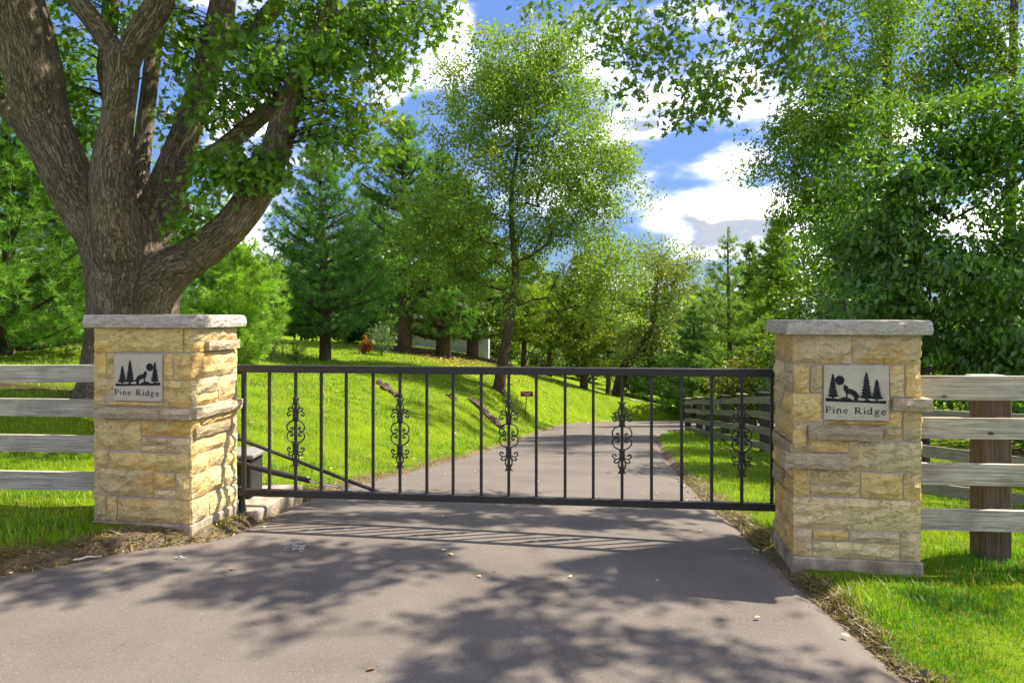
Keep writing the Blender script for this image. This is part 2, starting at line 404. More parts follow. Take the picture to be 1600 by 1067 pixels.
CTRL = np.array([
    (-3.3, 5.2, 0.05), (-5, 5.2, 0.08), (-8, 5, 0.15), (-5, 3.9, 0.02), (-12, 3, 0.0), (-3.4, 6.4, 0.0), (-5.0, 9.3, 0.42), (-10, 10, 0.6), (-15, 15, 0.85), (-12, 20, 0.7), (-25, 25, 1.1),
    (-8.9, 21, 0.2), (-7.7, 28, -0.28), (-5, 32, -0.5), (-5, 40, -0.62), (-3, 44, -0.95), (-2.8, 31, -0.78), (-0.5, 28, -1.5), (0.52, 28, -2.25), (-3, 10, -0.38), (-5, 12, 0.1), (-4, 15, -0.25),
    (-2, 15, -0.85), (-0.4, 22, -1.45), (-2, 22, -1.0), (-4, 21, -0.52), (-7, 17, 0.05), (1.2, 33, -2.2), (4.4, 43, -3.05), (7.3, 46, -4.0), (2, 44, -2.4), (0, 48, -1.9), (12, 48, -5.0), (13, 56, -5.9), (20, 60, -6.0),
    (2.5, 4, -0.09), (4, 3.5, -0.06), (2.6, 2.5, -0.08), (5, 2, -0.05), (3, 6.5, -0.28), (2.6, 8, -0.46), (4.5, 8, -0.6), (3.6, 12, -0.95), (5.2, 14, -1.22), (4.6, 17, -1.6), (6.4, 25, -2.7), (7, 20, -2.0),
    (5, 5, -0.15), (8, 6, -0.3), (8, 10, -0.72), (12, 12, -0.9), (14, 22, -2.0), (20, 20, -1.6), (12, 34, -3.4), (25, 40, -3.5), (40, 30, -2.5), (40, 60, -5), (-30, 45, 0.6), (-15, 50, -0.4), (-5, 60, -1.5), (5, 70, -4.5), (25, 80, -6), (-40, 80, 0.2),
    (0, 0, -0.1), (-10, -8, -0.1), (12, -6, -0.05), (25, 5, -0.3), (-25, 5, 0.3), (45, 5, -0.5), (-45, 20, 1.2), (50, 90, -6), (-50, 95, 0), (0, 95, -5)], float)
def _tps(r2): return 0.5 * r2 * np.log(np.maximum(r2, 1e-12))
_n = len(CTRL); _K = np.zeros((_n + 3, _n + 3)); _d = ((CTRL[:, None, :2] - CTRL[None, :, :2]) ** 2).sum(-1)
_K[:_n, :_n] = _tps(_d) + np.eye(_n) * 0.4; _Pm = np.c_[np.ones(_n), CTRL[:, :2]]; _K[:_n, _n:] = _Pm; _K[_n:, :_n] = _Pm.T
_W = np.linalg.solve(_K, np.r_[CTRL[:, 2], 0, 0, 0])

def ground_z(X, Y, sdf=None):
    X = np.asarray(X, float); Y = np.asarray(Y, float); sh = X.shape; q = np.stack([X.ravel(), Y.ravel()], 1)
    r = np.linalg.norm(q - np.array([0, 25.0]), axis=1); s = np.minimum(1, 75 / np.maximum(r, 1e-6)); qq = np.array([0, 25.0]) + (q - np.array([0, 25.0])) * s[:, None]
    z = np.concatenate([_tps(((c[:, None] - CTRL[None, :, :2]) ** 2).sum(-1)) @ _W[:_n] + _W[_n] + c @ _W[_n + 1:] for c in np.array_split(qq, max(1, len(qq) // 20000))])
    d = (road_sdf(X, Y) if sdf is None else sdf).ravel()
    b = np.clip((d + 0.05) / 2.3, 0, 1); b = b * b * (3 - 2 * b)
    z = z_road(q[:, 1], q[:, 0]) * (1 - b) + z * b
    lip = np.clip((d + 0.02) / 0.12, 0, 1); z = z - 0.06 * (1 - lip) + 0.02 * lip * (1 - np.clip(d / 1.5, 0, 1))
    z = z + 0.05 * np.clip(d / 0.22, 0, 1) * (q[:, 0] < -1.8) * np.clip((6.2 - q[:, 1]) / 0.8, 0, 1) * np.clip(1 - (d - 0.6) / 1.2, 0, 1)
    return z.reshape(sh)

def gz(x, y): return float(ground_z(np.array([x]), np.array([y]))[0])

def axis_coords(segs):
    out = []
    for a, b, s in segs: out.append(np.arange(a, b, s))
    return np.unique(np.round(np.concatenate(out + [[segs[-1][1]]]), 4))
xs = axis_coords([(-400, -80, 40), (-80, -30, 5), (-30, -9, 0.7), (-9, 9, 0.11), (9, 30, 0.5), (30, 80, 5), (80, 400, 40)])
ys = axis_coords([(-60, -8, 5), (-8, 2, 0.6), (2, 9, 0.09), (9, 20, 0.2), (20, 48, 0.33), (48, 100, 2), (100, 900, 60)])
GX, GY = np.meshgrid(xs, ys); gsdf = road_sdf(GX, GY); GZ = ground_z(GX, GY, gsdf)

rngt = np.random.default_rng(11)
nz = np.array([[0.0]])
def fbm2(X, Y, s, seed=0.0):
    X = np.asarray(X); sh = X.shape
    return np.array([mnoise.fractal(Vector((x * s, y * s, seed)), 0.9, 2.1, 3) for x, y in zip(X.ravel(), np.asarray(Y).ravel())]).reshape(sh)
near = (np.abs(GX) < 14) & (GY > -2) & (GY < 48)
N = np.zeros_like(GX); N[near] = fbm2(GX[near], GY[near], 1.6, 5.0)
N2 = np.zeros_like(GX); N2[near] = fbm2(GX[near], GY[near], 5.0, 8.0)
GZ = GZ + np.where(gsdf > 0.05, 0.018 * N2 + 0.02 * N, 0)

def soil_amount(X, Y, sdf, n):
    """bare soil along the edge of the asphalt"""
    wdt = np.where(Y < 5.2, np.where(X < 0, 0.26, 0.13), np.where(Y < 14, 0.17, 0.10)) * (1 + 0.9 * n)
    return np.clip(1.0 - (sdf - wdt * 0.55) / (wdt * 0.6 + 0.03), 0, 1) * (sdf > -0.3)
SO = soil_amount(GX, GY, gsdf, N)
# brown mulch under the pines and near the old oak
def mulch(X, Y):
    m = np.zeros_like(X)
    for cx, cy, rx, ry in ((-5.4, 40, 5.5, 5.0), (-1, 45, 4, 5), (-5.0, 9.3, 1.5, 0.9), (-8, 9.6, 2.6, 0.8), (9.5, 30, 2.5, 3), (14, 36, 5, 5), (10, 13, 3, 2)):
        m = np.maximum(m, np.clip(1.5 - 1.5 * np.sqrt(((X - cx) / rx) ** 2 + ((Y - cy) / ry) ** 2), 0, 1))
    return m
MU = np.clip(mulch(GX, GY) * (1 + 0.6 * N), 0, 1)
green = np.array([0.148, 0.222, 0.006]); soil = np.array([0.20, 0.15, 0.10]); mul = np.array([0.075, 0.05, 0.03])
gc = green * (1 + 0.25 * N[..., None]); gc = gc * (1 - MU[..., None]) + mul * MU[..., None]; gc = gc * (1 - SO[..., None]) + soil * SO[..., None]
nx, ny = len(xs), len(ys); idx = np.arange(nx * ny).reshape(ny, nx)
quads = np.stack([idx[:-1, :-1], idx[:-1, 1:], idx[1:, 1:], idx[1:, :-1]], -1).reshape(-1, 4)
lawn = mk('lawn_ground', np.stack([GX, GY, GZ], -1).reshape(-1, 3), quads, M['ground'], col=gc.reshape(-1, 3), smooth=True)
tag(lawn, kind='structure')

# asphalt driveway: rows from the left to the right edge
REL, RER = rough_edge(EL), rough_edge(ER)
cols = 41; u = np.linspace(0, 1, cols)
dense = []
for i in range(len(REL) - 1):
    k = 3 if 45 < i < 130 else 1
    for q in range(k): dense.append(i + q / k)
dense.append(len(REL) - 1); dense = np.array(dense)
li = np.stack([np.interp(dense, np.arange(len(REL)), REL[:, a]) for a in (0, 1)], 1); ri = np.stack([np.interp(dense, np.arange(len(RER)), RER[:, a]) for a in (0, 1)], 1)
RX = li[:, None, 0] * (1 - u) + ri[:, None, 0] * u; RY = li[:, None, 1] * (1 - u) + ri[:, None, 1] * u
RZ = z_road(RY, RX) + 0.012 * np.sin(u * math.pi)[None] - 0.035 * (np.minimum(u, 1 - u) < 0.001)
rs = road_sdf(RX, RY)
jx = 0.15 - 0.16 * (RY - 5.0)                 # slanting paving joint across the apron
jt = np.exp(-((RX - jx) / 0.035) ** 2) * ((RY > 3.0) & (RY < 5.3)) * 0.55
eg = np.clip(1 + rs / 0.28, 0, 1) * 0.75
rc = np.stack([np.clip(jt + 0.25 * eg, 0, 1), eg * 0.6, 0 * jt], -1)
nr, nc = RX.shape; idx = np.arange(nr * nc).reshape(nr, nc)
quads = np.stack([idx[:-1, :-1], idx[:-1, 1:], idx[1:, 1:], idx[1:, :-1]], -1).reshape(-1, 4)
tag(mk('driveway', np.stack([RX, RY, RZ], -1).reshape(-1, 3), quads, M['asphalt'], col=rc.reshape(-1, 3), smooth=True), kind='structure')
# pale track farther down the hill
tr = catmull([(9.5, 53.5), (13, 54.5), (18, 54), (26, 51)], 8); tl = []
for (x, y) in tr:
    for dy in (-1.9, -0.6, 0.6, 1.9): tl.append((x, y + dy, gz(x, y + dy) + 0.05))
idx = np.arange(len(tl)).reshape(-1, 4); quads = np.stack([idx[:-1, :-1], idx[1:, :-1], idx[1:, 1:], idx[:-1, 1:]], -1).reshape(-1, 4)
tag(mk('gravel_track', np.array(tl), quads, M['gravel']), kind='structure')

# ------------------------------------------------------------------ grass, soil crumbs
PILLARS = [(-2.72, 5.35, 0.50), (2.33, 4.83, 0.50)]
def blades(rng, n, x0, x1, y0, y1, h, wd, seg=2, lean=0.45, dry=0.12, bright=1.0, edge_bias=False):
    X = rng.uniform(x0, x1, n); Y = rng.uniform(y0, y1, n)
    vis = (np.abs(X) / np.maximum(Y, 0.1) < 0.80) & (Y > 1.9)
    X, Y = X[vis], Y[vis]; sd = road_sdf(X, Y); nn = fbm2(X, Y, 1.6, 5.0); so_ = soil_amount(X, Y, sd, nn); mu_ = np.clip(mulch(X, Y) * (1 + .6 * nn), 0, 1)
    keep = (sd > -0.01) & (rng.random(len(X)) > 0.60 * so_ + 0.1 * (so_ > .95)) & (rng.random(len(X)) > mu_ * 1.1)
    for (a, b, r) in PILLARS: keep &= ~((np.abs(X - a) < r - 0.02) & (np.abs(Y - b) < r - 0.14))
    keep &= ~((X > -2.75) & (X < -1.95) & (Y > 5.3) & (Y < 6.75))
    X, Y, so_, nn, sd = X[keep], Y[keep], so_[keep], nn[keep], sd[keep]; m = len(X)
    Z = ground_z(X, Y, sd) - 0.01
    patch = fbm2(X, Y, 3.1, 2.0)
    H = h * rng.uniform(0.55, 1.25, m) * (1 + 0.45 * patch) * (1 - 0.45 * so_)
    th = rng.uniform(0, 2 * math.pi, m); dirv = np.stack([np.cos(th), np.sin(th), 0 * th], 1); side = np.stack([-np.sin(th), np.cos(th), 0 * th], 1)
    ln = lean * rng.uniform(0.2, 1.6, m) * H; w_ = wd * rng.uniform(0.7, 1.3, m)
    B = np.stack([X, Y, Z], 1); up = np.array([0, 0, 1.0])
    g = np.array([0.064, 0.138, 0.003]); yl = np.array([0.188, 0.210, 0.005]); br = np.array([0.20, 0.135, 0.06])
    k = np.clip(0.36 + 1.1 * nn + 0.35 * rng.standard_normal(m), 0, 1)[:, None]
    c = g * (1 - k) + yl * k
    cv = np.clip((fbm2(X, Y, 0.55, 14.0) - 0.18) * 3.0, 0, 1)[:, None]; c = c * (1 - 0.42 * cv * np.array([1.0, 0.6, 0.6]))
    dr = rng.random(m) < (dry + 0.62 * so_ + 0.35 * np.clip(fbm2(X, Y, 0.8, 31.0) - 0.22, 0, 1) * 2); c[dr] = br * rng.uniform(0.5, 1.15, (dr.sum(), 1))
    c = c * rng.uniform(0.75, 1.25, (m, 1)) * bright
    if seg == 2:
        V = np.stack([B - side * w_[:, None] / 2, B + side * w_[:, None] / 2,
                      B + dirv * (ln * 0.3)[:, None] + up * (H * 0.6)[:, None] - side * w_[:, None] * 0.38, B + dirv * (ln * 0.3)[:, None] + up * (H * 0.6)[:, None] + side * w_[:, None] * 0.38,
                      B + dirv * ln[:, None] + up * (H * 0.97)[:, None]], 1)
        f = np.arange(m)[:, None] * 5; return V.reshape(-1, 3), [f + np.array([[0, 1, 3, 2]]), f + np.array([[2, 3, 4]])], np.repeat(c, 5, 0)
    V = np.stack([B - side * w_[:, None] / 2, B + side * w_[:, None] / 2, B + dirv * ln[:, None] + up * H[:, None]], 1)
    f = np.arange(m)[:, None] * 3; return V.reshape(-1, 3), [f + np.array([[0, 1, 2]])], np.repeat(c, 3, 0)

rg = np.random.default_rng(21); gm = MB()
for args in ((44000, 1.75, 5.2, 2.1, 5.2, 0.046, 0.0045, 2), (12000, 1.85, 5.6, 5.2, 7.6, 0.06, 0.006, 2), (34000, -6.2, -2.0, 3.4, 7.0, 0.055, 0.0055, 2),
             (30000, -9.5, -1.0, 7.0, 13.0, 0.065, 0.010, 1), (22000, 1.9, 9.0, 7.4, 14.0, 0.065, 0.010, 1),
             (36000, -13.0, 1.5, 13.0, 24.0, 0.075, 0.018, 1), (11000, 2.8, 8.0, 14.0, 24.0, 0.075, 0.018, 1), (28000, -14, 12, 24.0, 46.0, 0.10, 0.034, 1)):
    n, x0, x1, y0, y1, h, wd, sg = args
    V, Fs, c = blades(rg, n, x0, x1, y0, y1, h, wd, sg); gm.add(V, Fs, c)
# longer tufts by the foot of the right pillar and along the edge
for cx, cy, r, n, hh in ((1.98, 3.98, 0.14, 300, 0.09), (2.4, 4.30, 0.34, 700, 0.06), (2.8, 4.2, 0.3, 450, 0.055), (2.05, 3.7, 0.18, 300, 0.075), (-3.35, 4.82, 0.3, 400, 0.09), (-2.8, 6.6, 0.3, 300, 0.12), (3.4, 4.6, 0.5, 600, 0.07)):
    V, Fs, c = blades(rg, n, cx - r, cx + r, cy - r, cy + r, hh, 0.006, 2, 0.6, 0.05); gm.add(V, Fs, c)
def straw(rng, n, x0, x1, y0, y1):
    X = rng.uniform(x0, x1, n); Y = rng.uniform(y0, y1, n); sd = road_sdf(X, Y); nn = fbm2(X, Y, 1.6, 5.0); k = (rng.random(n) < soil_amount(X, Y, sd, nn)) & (sd > -0.03)
    for (a, b, r) in PILLARS: k &= ~((np.abs(X - a) < r - 0.04) & (np.abs(Y - b) < r - 0.16))
    X, Y, sd = X[k], Y[k], sd[k]; m = len(X); Z = ground_z(X, Y, sd) + 0.004; th = rng.uniform(0, 6.28, m); L = rng.uniform(0.03, 0.11, m)
    dv = np.stack([np.cos(th), np.sin(th), rng.uniform(0.0, 0.55, m)], 1); sv = np.stack([-np.sin(th), np.cos(th), rng.normal(0, .4, m)], 1) * 0.0038; B = np.stack([X, Y, Z], 1)
    V = np.stack([B - sv, B + sv, B + dv * L[:, None]], 1); c = np.array([(0.30, 0.22, 0.11), (0.22, 0.145, 0.065), (0.14, 0.09, 0.05), (0.36, 0.29, 0.17)])[rng.integers(0, 4, m)] * rng.uniform(0.6, 1.1, (m, 1)) * 0.55
    return V.reshape(-1, 3), [np.arange(m * 3).reshape(-1, 3)], np.repeat(c, 3, 0)
for ar in ((70000, -6.0, -1.9, 3.0, 7.2), (30000, 1.75, 3.2, 2.1, 5.4), (16000, 1.8, 3.0, 5.4, 9.0), (16000, -2.3, -0.8, 7.0, 13.0)):
    V, Fs, c = straw(rg, *ar); gm.add(V, Fs, c)
grass = gm.build('grass', M['grass']); tag(grass, 'short mown green grass covering the lawn and verges', 'grass', kind='stuff')

def crumbs(rng, name, n, region, smin, smax, cols_, label, cat):
    X = rng.uniform(region[0], region[1], n); Y = rng.uniform(region[2], region[3], n); sd = road_sdf(X, Y); nn = fbm2(X, Y, 1.6, 5.0)
    k = rng.random(n) < soil_amount(X, Y, sd, nn) * np.where(sd > 0, 1, 0.35 * (smax < 0.02)) * (sd > -0.12); X, Y, sd = X[k], Y[k], sd[k]; m = len(X)
    Z = np.where(sd > 0, ground_z(X, Y, sd), z_road(Y, X) + 0.005)
    tet = np.array([[1, 0, -.5], [-.5, .87, -.5], [-.5, -.87, -.5], [0.1, 0, .8], [-.7, -.1, .3]])
    ff = np.array([[0, 1, 3], [1, 4, 3], [1, 2, 4], [2, 0, 3], [2, 3, 4], [0, 2, 1]])
    s = rng.uniform(smin, smax, m) ** 1.0; th = rng.uniform(0, 6.28, m)
    R = np.stack([np.stack([np.cos(th), -np.sin(th), 0 * th], 1), np.stack([np.sin(th), np.cos(th), 0 * th], 1), np.tile([0, 0, 1.0], (m, 1))], 1)
    T = tet[None] * (1 + 0.5 * rng.standard_normal((m, 5, 3)))
    V = np.einsum('mij,mkj->mki', R, T) * s[:, None, None] + np.stack([X, Y, Z], 1)[:, None]
    c = np.asarray(cols_)[rng.integers(0, len(cols_), m)] * rng.uniform(0.6, 1.3, (m, 1))
    o = mk(name, V.reshape(-1, 3), (np.arange(m)[:, None, None] * 5 + ff[None]).reshape(-1, 3), M['litter'], col=np.repeat(c, 5, 0))
    return tag(o, label, cat, kind='stuff')
rc_ = np.random.default_rng(5)
crumbs(rc_, 'soil_crumbs', 16000, (-6.0, 4.0, 2.0, 9.0), 0.004, 0.016, [(0.10, 0.075, 0.055), (0.16, 0.12, 0.08), (0.06, 0.05, 0.045), (0.3, 0.25, 0.18), (0.22, 0.13, 0.07)], 'crumbs of soil and grit along the edge of the asphalt', 'soil')
crumbs(rc_, 'soil_clods', 2600, (-6.0, 4.0, 2.0, 7.0), 0.010, 0.036, [(0.09, 0.068, 0.05), (0.13, 0.09, 0.06), (0.07, 0.065, 0.06)], 'dark lumps of soil and broken asphalt beside the driveway', 'soil')
# ------------------------------------------------------------------ gate pillars
YAW = math.radians(-9.0)
EX = np.array([math.cos(YAW), math.sin(YAW), 0]); EY = np.array([-math.sin(YAW), math.cos(YAW), 0]); EZ = np.array([0, 0, 1.0])

def frame(o):
    o = np.asarray(o, float)
    return lambda V: o + V[:, :1] * EX + V[:, 1:2] * EY + V[:, 2:3] * EZ

def stone_mesh(rng, face, a0, a1, z0, z1, w, d, out=0.012, bulge=0.016, depth=0.09, ext0=0.0, ext1=0.0):
    """rock-faced stone on a pillar face. face: 0 front (-y), 1 right (+x), 2 back, 3 left (-x). a runs left to right as seen from outside."""
    a0, a1 = a0 - ext0, a1 + ext1
    nu = max(3, min(9, int((a1 - a0) / 0.055) + 2)); nv = max(3, min(6, int((z1 - z0) / 0.045) + 2))
    uu, vv = np.meshgrid(np.linspace(0, 1, nu), np.linspace(0, 1, nv)); eu = np.minimum(uu, 1 - uu) * (a1 - a0); ev = np.minimum(vv, 1 - vv) * (z1 - z0)
    e = np.clip(np.minimum(eu, ev) / 0.006, 0, 1)
    inner = ((uu > 0) & (uu < 1) & (vv > 0) & (vv < 1)).astype(float)
    bu = out + e * bulge * 0.5 + inner * bulge * (rng.random(uu.shape) * 1.15 - 0.2) + (1 - inner) * rng.uniform(-0.004, 0.004, uu.shape)
    ja = (1 - inner) * rng.uniform(-0.004, 0.004, uu.shape) + inner * rng.uniform(-0.008, 0.008, uu.shape)
    jz = (1 - inner) * rng.uniform(-0.004, 0.004, uu.shape) + inner * rng.uniform(-0.007, 0.007, uu.shape)
    A = a0 + uu * (a1 - a0) + ja; Zz = z0 + vv * (z1 - z0) + jz
    front = np.stack([A, -bu, Zz], -1).reshape(-1, 3)
    ringi = list(range(nu)) + [nu * r + nu - 1 for r in range(1, nv)] + [nu * (nv - 1) + c for c in range(nu - 2, -1, -1)] + [nu * r for r in range(nv - 2, 0, -1)]
    back = front[ringi].copy(); back[:, 1] = depth - out
    idx = np.arange(nu * nv).reshape(nv, nu)
    q = np.stack([idx[:-1, :-1], idx[:-1, 1:], idx[1:, 1:], idx[1:, :-1]], -1).reshape(-1, 4)
    nb = nu * nv; L = len(ringi)
    side = np.array([[ringi[(i + 1) % L], ringi[i], nb + i, nb + (i + 1) % L] for i in range(L)])
    V = np.vstack([front, back])
    if face == 0: W = V
    elif face == 1: W = np.stack([w - V[:, 1], V[:, 0], V[:, 2]], 1)
    elif face == 2: W = np.stack([w - V[:, 0], d - V[:, 1], V[:, 2]], 1)
    else: W = np.stack([V[:, 1], d - V[:, 0], V[:, 2]], 1)
    return W, [np.vstack([q, side])]

TANS = [(0.69, 0.49, 0.20), (0.64, 0.47, 0.215), (0.71, 0.50, 0.195), (0.62, 0.475, 0.24), (0.70, 0.53, 0.26), (0.65, 0.45, 0.165), (0.60, 0.46, 0.25)]
LEDGE = (0.68, 0.54, 0.355)

def serif_strokes():
    """'Pine Ridge' drawn with a broad pen; units of the plaque picture (1160 x 980)"""
    S_ = []
    def st(pts, w_): S_.append((np.array(pts, float), w_))
    def arc(cx, cy, rx, ry, a0, a1, n=14): return [(cx + rx * math.cos(math.radians(a)), cy + ry * math.sin(math.radians(a))) for a in np.linspace(a0, a1, n)]
    # P
    st([(130, 778), (130, 886)], 25); st([(104, 886), (160, 886)], 8); st([(100, 779), (140, 779)], 8)
    st([(140, 781), (172, 781)] + arc(172, 810, 30, 29, -90, 90) + [(142, 839)], 15)
    # i
    st([(255, 820), (255, 890)], 22); st([(235, 890), (278, 890)], 7); st([(238, 822), (258, 822)], 7); st([(246, 786), (266, 786)], 20)
    # n
    st([(318, 822), (318, 892)], 22); st([(300, 892), (340, 892)], 7); st([(300, 824), (320, 824)], 7); st([(325, 838), (345, 822), (368, 824), (380, 845), (380, 892)], 19); st([(362, 892), (404, 892)], 7)
    # e
    st(arc(466, 860, 34, 34, 0, -330), 15); st([(440, 858), (500, 858)], 8)
    # R
    st([(650, 790), (650, 896)], 25); st([(622, 896), (680, 896)], 8); st([(620, 790), (660, 790)], 8)
    st([(660, 792), (692, 792)] + arc(692, 819, 30, 27, -90, 90) + [(660, 846)], 15); st([(680, 846), (722, 886), (755, 898)], 21)
    # i
    st([(808, 828), (808, 898)], 22); st([(788, 898), (830, 898)], 7); st([(790, 830), (812, 830)], 7); st([(799, 796), (819, 796)], 20)
    # d
    st([(926, 786), (926, 898)], 22); st([(905, 788), (928, 788)], 7); st([(926, 900), (948, 898)], 8); st(arc(890, 866, 33, 34, -50, -330), 16)
    # g
    st(arc(1018, 856, 29, 25, 0, 360, 18), 15); st([(1040, 838), (1072, 832)], 11); st([(1000, 880), (996, 896), (1040, 902), (1060, 916), (1045, 940), (1010, 944), (984, 932), (990, 912), (1004, 902)], 12)
    # e
    st(arc(1144, 870, 36, 36, 0, -330), 15); st([(1116, 868), (1180, 866)], 8)
    return S_

def ribbon(pts, w_):
    t = np.gradient(pts, axis=0); t = t / np.maximum(np.linalg.norm(t, axis=1, keepdims=True), 1e-6); n = np.stack([-t[:, 1], t[:, 0]], 1)
    V = np.stack([pts + n * w_ / 2, pts - n * w_ / 2], 1).reshape(-1, 2)
    i = np.arange(len(pts) - 1)[:, None] * 2
    return V, i + np.array([[0, 1, 3, 2]])

def spruce_outline(cx, top, bot, hw, seed):
    r = np.random.default_rng(seed); n = 8; L = []; Rr = []
    for i in range(1, n + 1):
        f = i / n; y = top + (bot - top) * 0.93 * f; xw = hw * (0.16 + 0.84 * f) * r.uniform(0.86, 1.08); xw2 = hw * (0.16 + 0.84 * f) * r.uniform(0.86, 1.08)
        L += [(cx - xw, y), (cx - xw * 0.55, y - (bot - top) * 0.012)]; Rr += [(cx + xw2, y), (cx + xw2 * 0.55, y - (bot - top) * 0.012)]
    tr_ = hw * 0.14
    return [(cx, top)] + Rr[:-1] + [(cx + tr_, bot * 0.995), (cx + tr_, bot + 12), (cx - tr_, bot + 12), (cx - tr_, bot * 0.995)] + L[:-1][::-1]

ART = [('spruce_engraving', spruce_outline(240, 185, 622, 112, 1)), ('spruce_engraving', spruce_outline(838, 152, 640, 130, 2)), ('spruce_engraving', spruce_outline(1022, 275, 645, 118, 3)),
       ('moon_engraving', [(362 + 85 * math.cos(a), 308 + 85 * math.sin(a)) for a in np.linspace(0, 2 * math.pi, 28, endpoint=False)]),
       ('wolf_engraving', [(445, 372), (466, 398), (505, 415), (518, 452), (590, 465), (648, 493), (690, 548), (724, 582), (703, 612), (682, 630), (692, 662), (612, 662), (622, 622), (602, 590), (560, 556), (510, 545), (500, 612), (470, 615), (480, 560), (455, 510), (431, 472), (432, 430), (440, 400)]),
       ('ground_engraving', [(110, 622), (230, 628), (340, 642), (400, 612), (470, 603), (540, 622), (600, 662), (800, 660), (860, 640), (920, 664), (1190, 658), (1184, 712), (900, 706), (640, 694), (400, 692), (110, 685)])]

def make_pillar(o, w, d, zb, zt, front, side_face, side, other_rows, plaque, label, mirror, seed, plinth_h):
    rng = np.random.default_rng(seed); fr = frame(o); base = fr(np.array([[w / 2, d / 2, zb - plinth_h]]))[0]
    t = thing('gate_pillar', base, label, 'pillar', 'stone gate pillars')
    V, Fq = box(0.002, w - 0.002, 0.002, d - 0.002, zb, zt); mk('mortar_core', fr(V), Fq, M['mortar'], t)
    def put(face, a0, a1, z0, z1, kind='s'):
        if kind == 's':
            Wd, Fs = stone_mesh(rng, face, a0 + 0.0055 * (a0 > 0.01), a1 - 0.0055 * (a1 < (d if face in (1, 3) else w) - 0.01), z0 + 0.0055, z1 - 0.0055, w, d, out=rng.uniform(0.001, 0.008), bulge=0.02)
            c = np.array(TANS[rng.integers(len(TANS))]) * np.array([0.97, 1.03, 1.08]) * rng.uniform(0.94, 1.18); m_, nm = M['stone'], 'stone'
        else:
            Wd, Fs = stone_mesh(rng, face, a0, a1, z0 + 0.003, z1 - 0.003, w, d, out=0.045 if kind == 'l' else 0.022, bulge=0.014, depth=0.15)
            c = np.array(LEDGE) * rng.uniform(0.9, 1.1); m_, nm = M['ledge'], 'ledge_stone'
            if kind == 't': c = np.array((0.56, 0.45, 0.26))
        mk(nm, fr(Wd), Fs, m_, t, col=c, grain=Wd)
    for s in front: put(0, *s)
    for s in side: put(side_face, *s)
    for face, ln in ((2, w), (1 if side_face == 3 else 3, d)):
        zc = zb
        while zc < zt - 0.02:
            hh = min(rng.uniform(0.12, 0.21), zt - zc)
            if zt - zc - hh < 0.07: hh = zt - zc
            cut = rng.uniform(0.35, 0.65) * ln
            put(face, 0, cut, zc, zc + hh); put(face, cut, ln, zc, zc + hh); zc += hh
    # plinth and cap
    V, Fs = bevel_box(-0.012, w + 0.014, -0.018, d + 0.014, zb - plinth_h - 0.12, zb + 0.002, 0.012)
    V = V + rng.uniform(-0.004, 0.004, V.shape); mk('plinth', fr(V), Fs, M['concrete'], t)
    ov = 0.052; nx_, ny_ = 16, 12; ring = []
    for i in range(nx_): ring.append((-ov + (w + 2 * ov) * i / nx_, -ov))
    for i in range(ny_): ring.append((w + ov, -ov + (d + 2 * ov) * i / ny_))
    for i in range(nx_): ring.append((w + ov - (w + 2 * ov) * i / nx_, d + ov))
    for i in range(ny_): ring.append((-ov, d + ov - (d + 2 * ov) * i / ny_))
    ring = np.array(ring); cen = np.array([w / 2, d / 2]); Vv = []; H = 0.094
    for lv, f_ in ((0.0, 1.0), (0.3, 1.012), (0.7, 1.004), (0.96, 0.995), (1.0, 0.982)):
        j = rng.uniform(-0.007, 0.007, ring.shape) * (0.3 < lv + 0.3)
        zz = zt + 0.001 + H * lv + rng.uniform(-0.003, 0.003, len(ring)) * (0 < lv < 1)
        Vv.append(np.c_[cen + (ring - cen) * f_ + j, np.broadcast_to(zz, len(ring))])
    n = len(ring); Vv = np.vstack(Vv + [np.array([[*cen, zt + H + 0.004], [*cen, zt + 0.001]])])
    i = np.arange(4)[:, None] * n; jj = np.arange(n)[None]
    q = np.stack([i + jj, i + (jj + 1) % n, i + n + (jj + 1) % n, i + n + jj], -1).reshape(-1, 4)
    tp = np.array([[4 * n + k, 4 * n + (k + 1) % n, 5 * n] for k in range(n)]); bt = np.array([[(k + 1) % n, k, 5 * n + 1] for k in range(n)])
    mk('cap_stone', fr(Vv), [q, np.vstack([tp, bt])], M['ledge'], t, col=(0.72, 0.65, 0.55), grain=Vv)
    # engraved plaque
    x0, x1, z0, z1 = plaque
    V, Fs = bevel_box(x0, x1, -0.020, 0.03, z0, z1, 0.003); pq = mk('plaque', fr(V), Fs, M['plaque'], t)
    sx, sz = (x1 - x0) / 1160.0, (z1 - z0) / 980.0
    def to3(p2, off):
        p2 = np.asarray(p2, float); X = p2[:, 0] - 80
        return np.stack([x0 + X * sx, np.full(len(p2), -0.0205 - off), z1 - (p2[:, 1] - 40) * sz], 1)
    k = 0
    for nm, poly in ART:
        poly = np.array(poly, float)
        if mirror: poly[:, 0] = 80 + 1160 - (poly[:, 0] - 80); poly = poly[::-1]
        f = np.arange(len(poly))[None]
        mk(nm, fr(to3(poly, 0.0004 + 0.00025 * k)), f, M['engraving'], pq); k += 1
    lt = MB()
    for k, (pts, w_) in enumerate(serif_strokes()):
        V2, f = ribbon(pts, w_ * 1.05); lt.add(fr(to3(V2, 0.0004 + 0.00005 * k)), f)
    tag(lt.build('lettering', M['letter'], pq), 'dark serif lettering reading Pine Ridge')
    return t

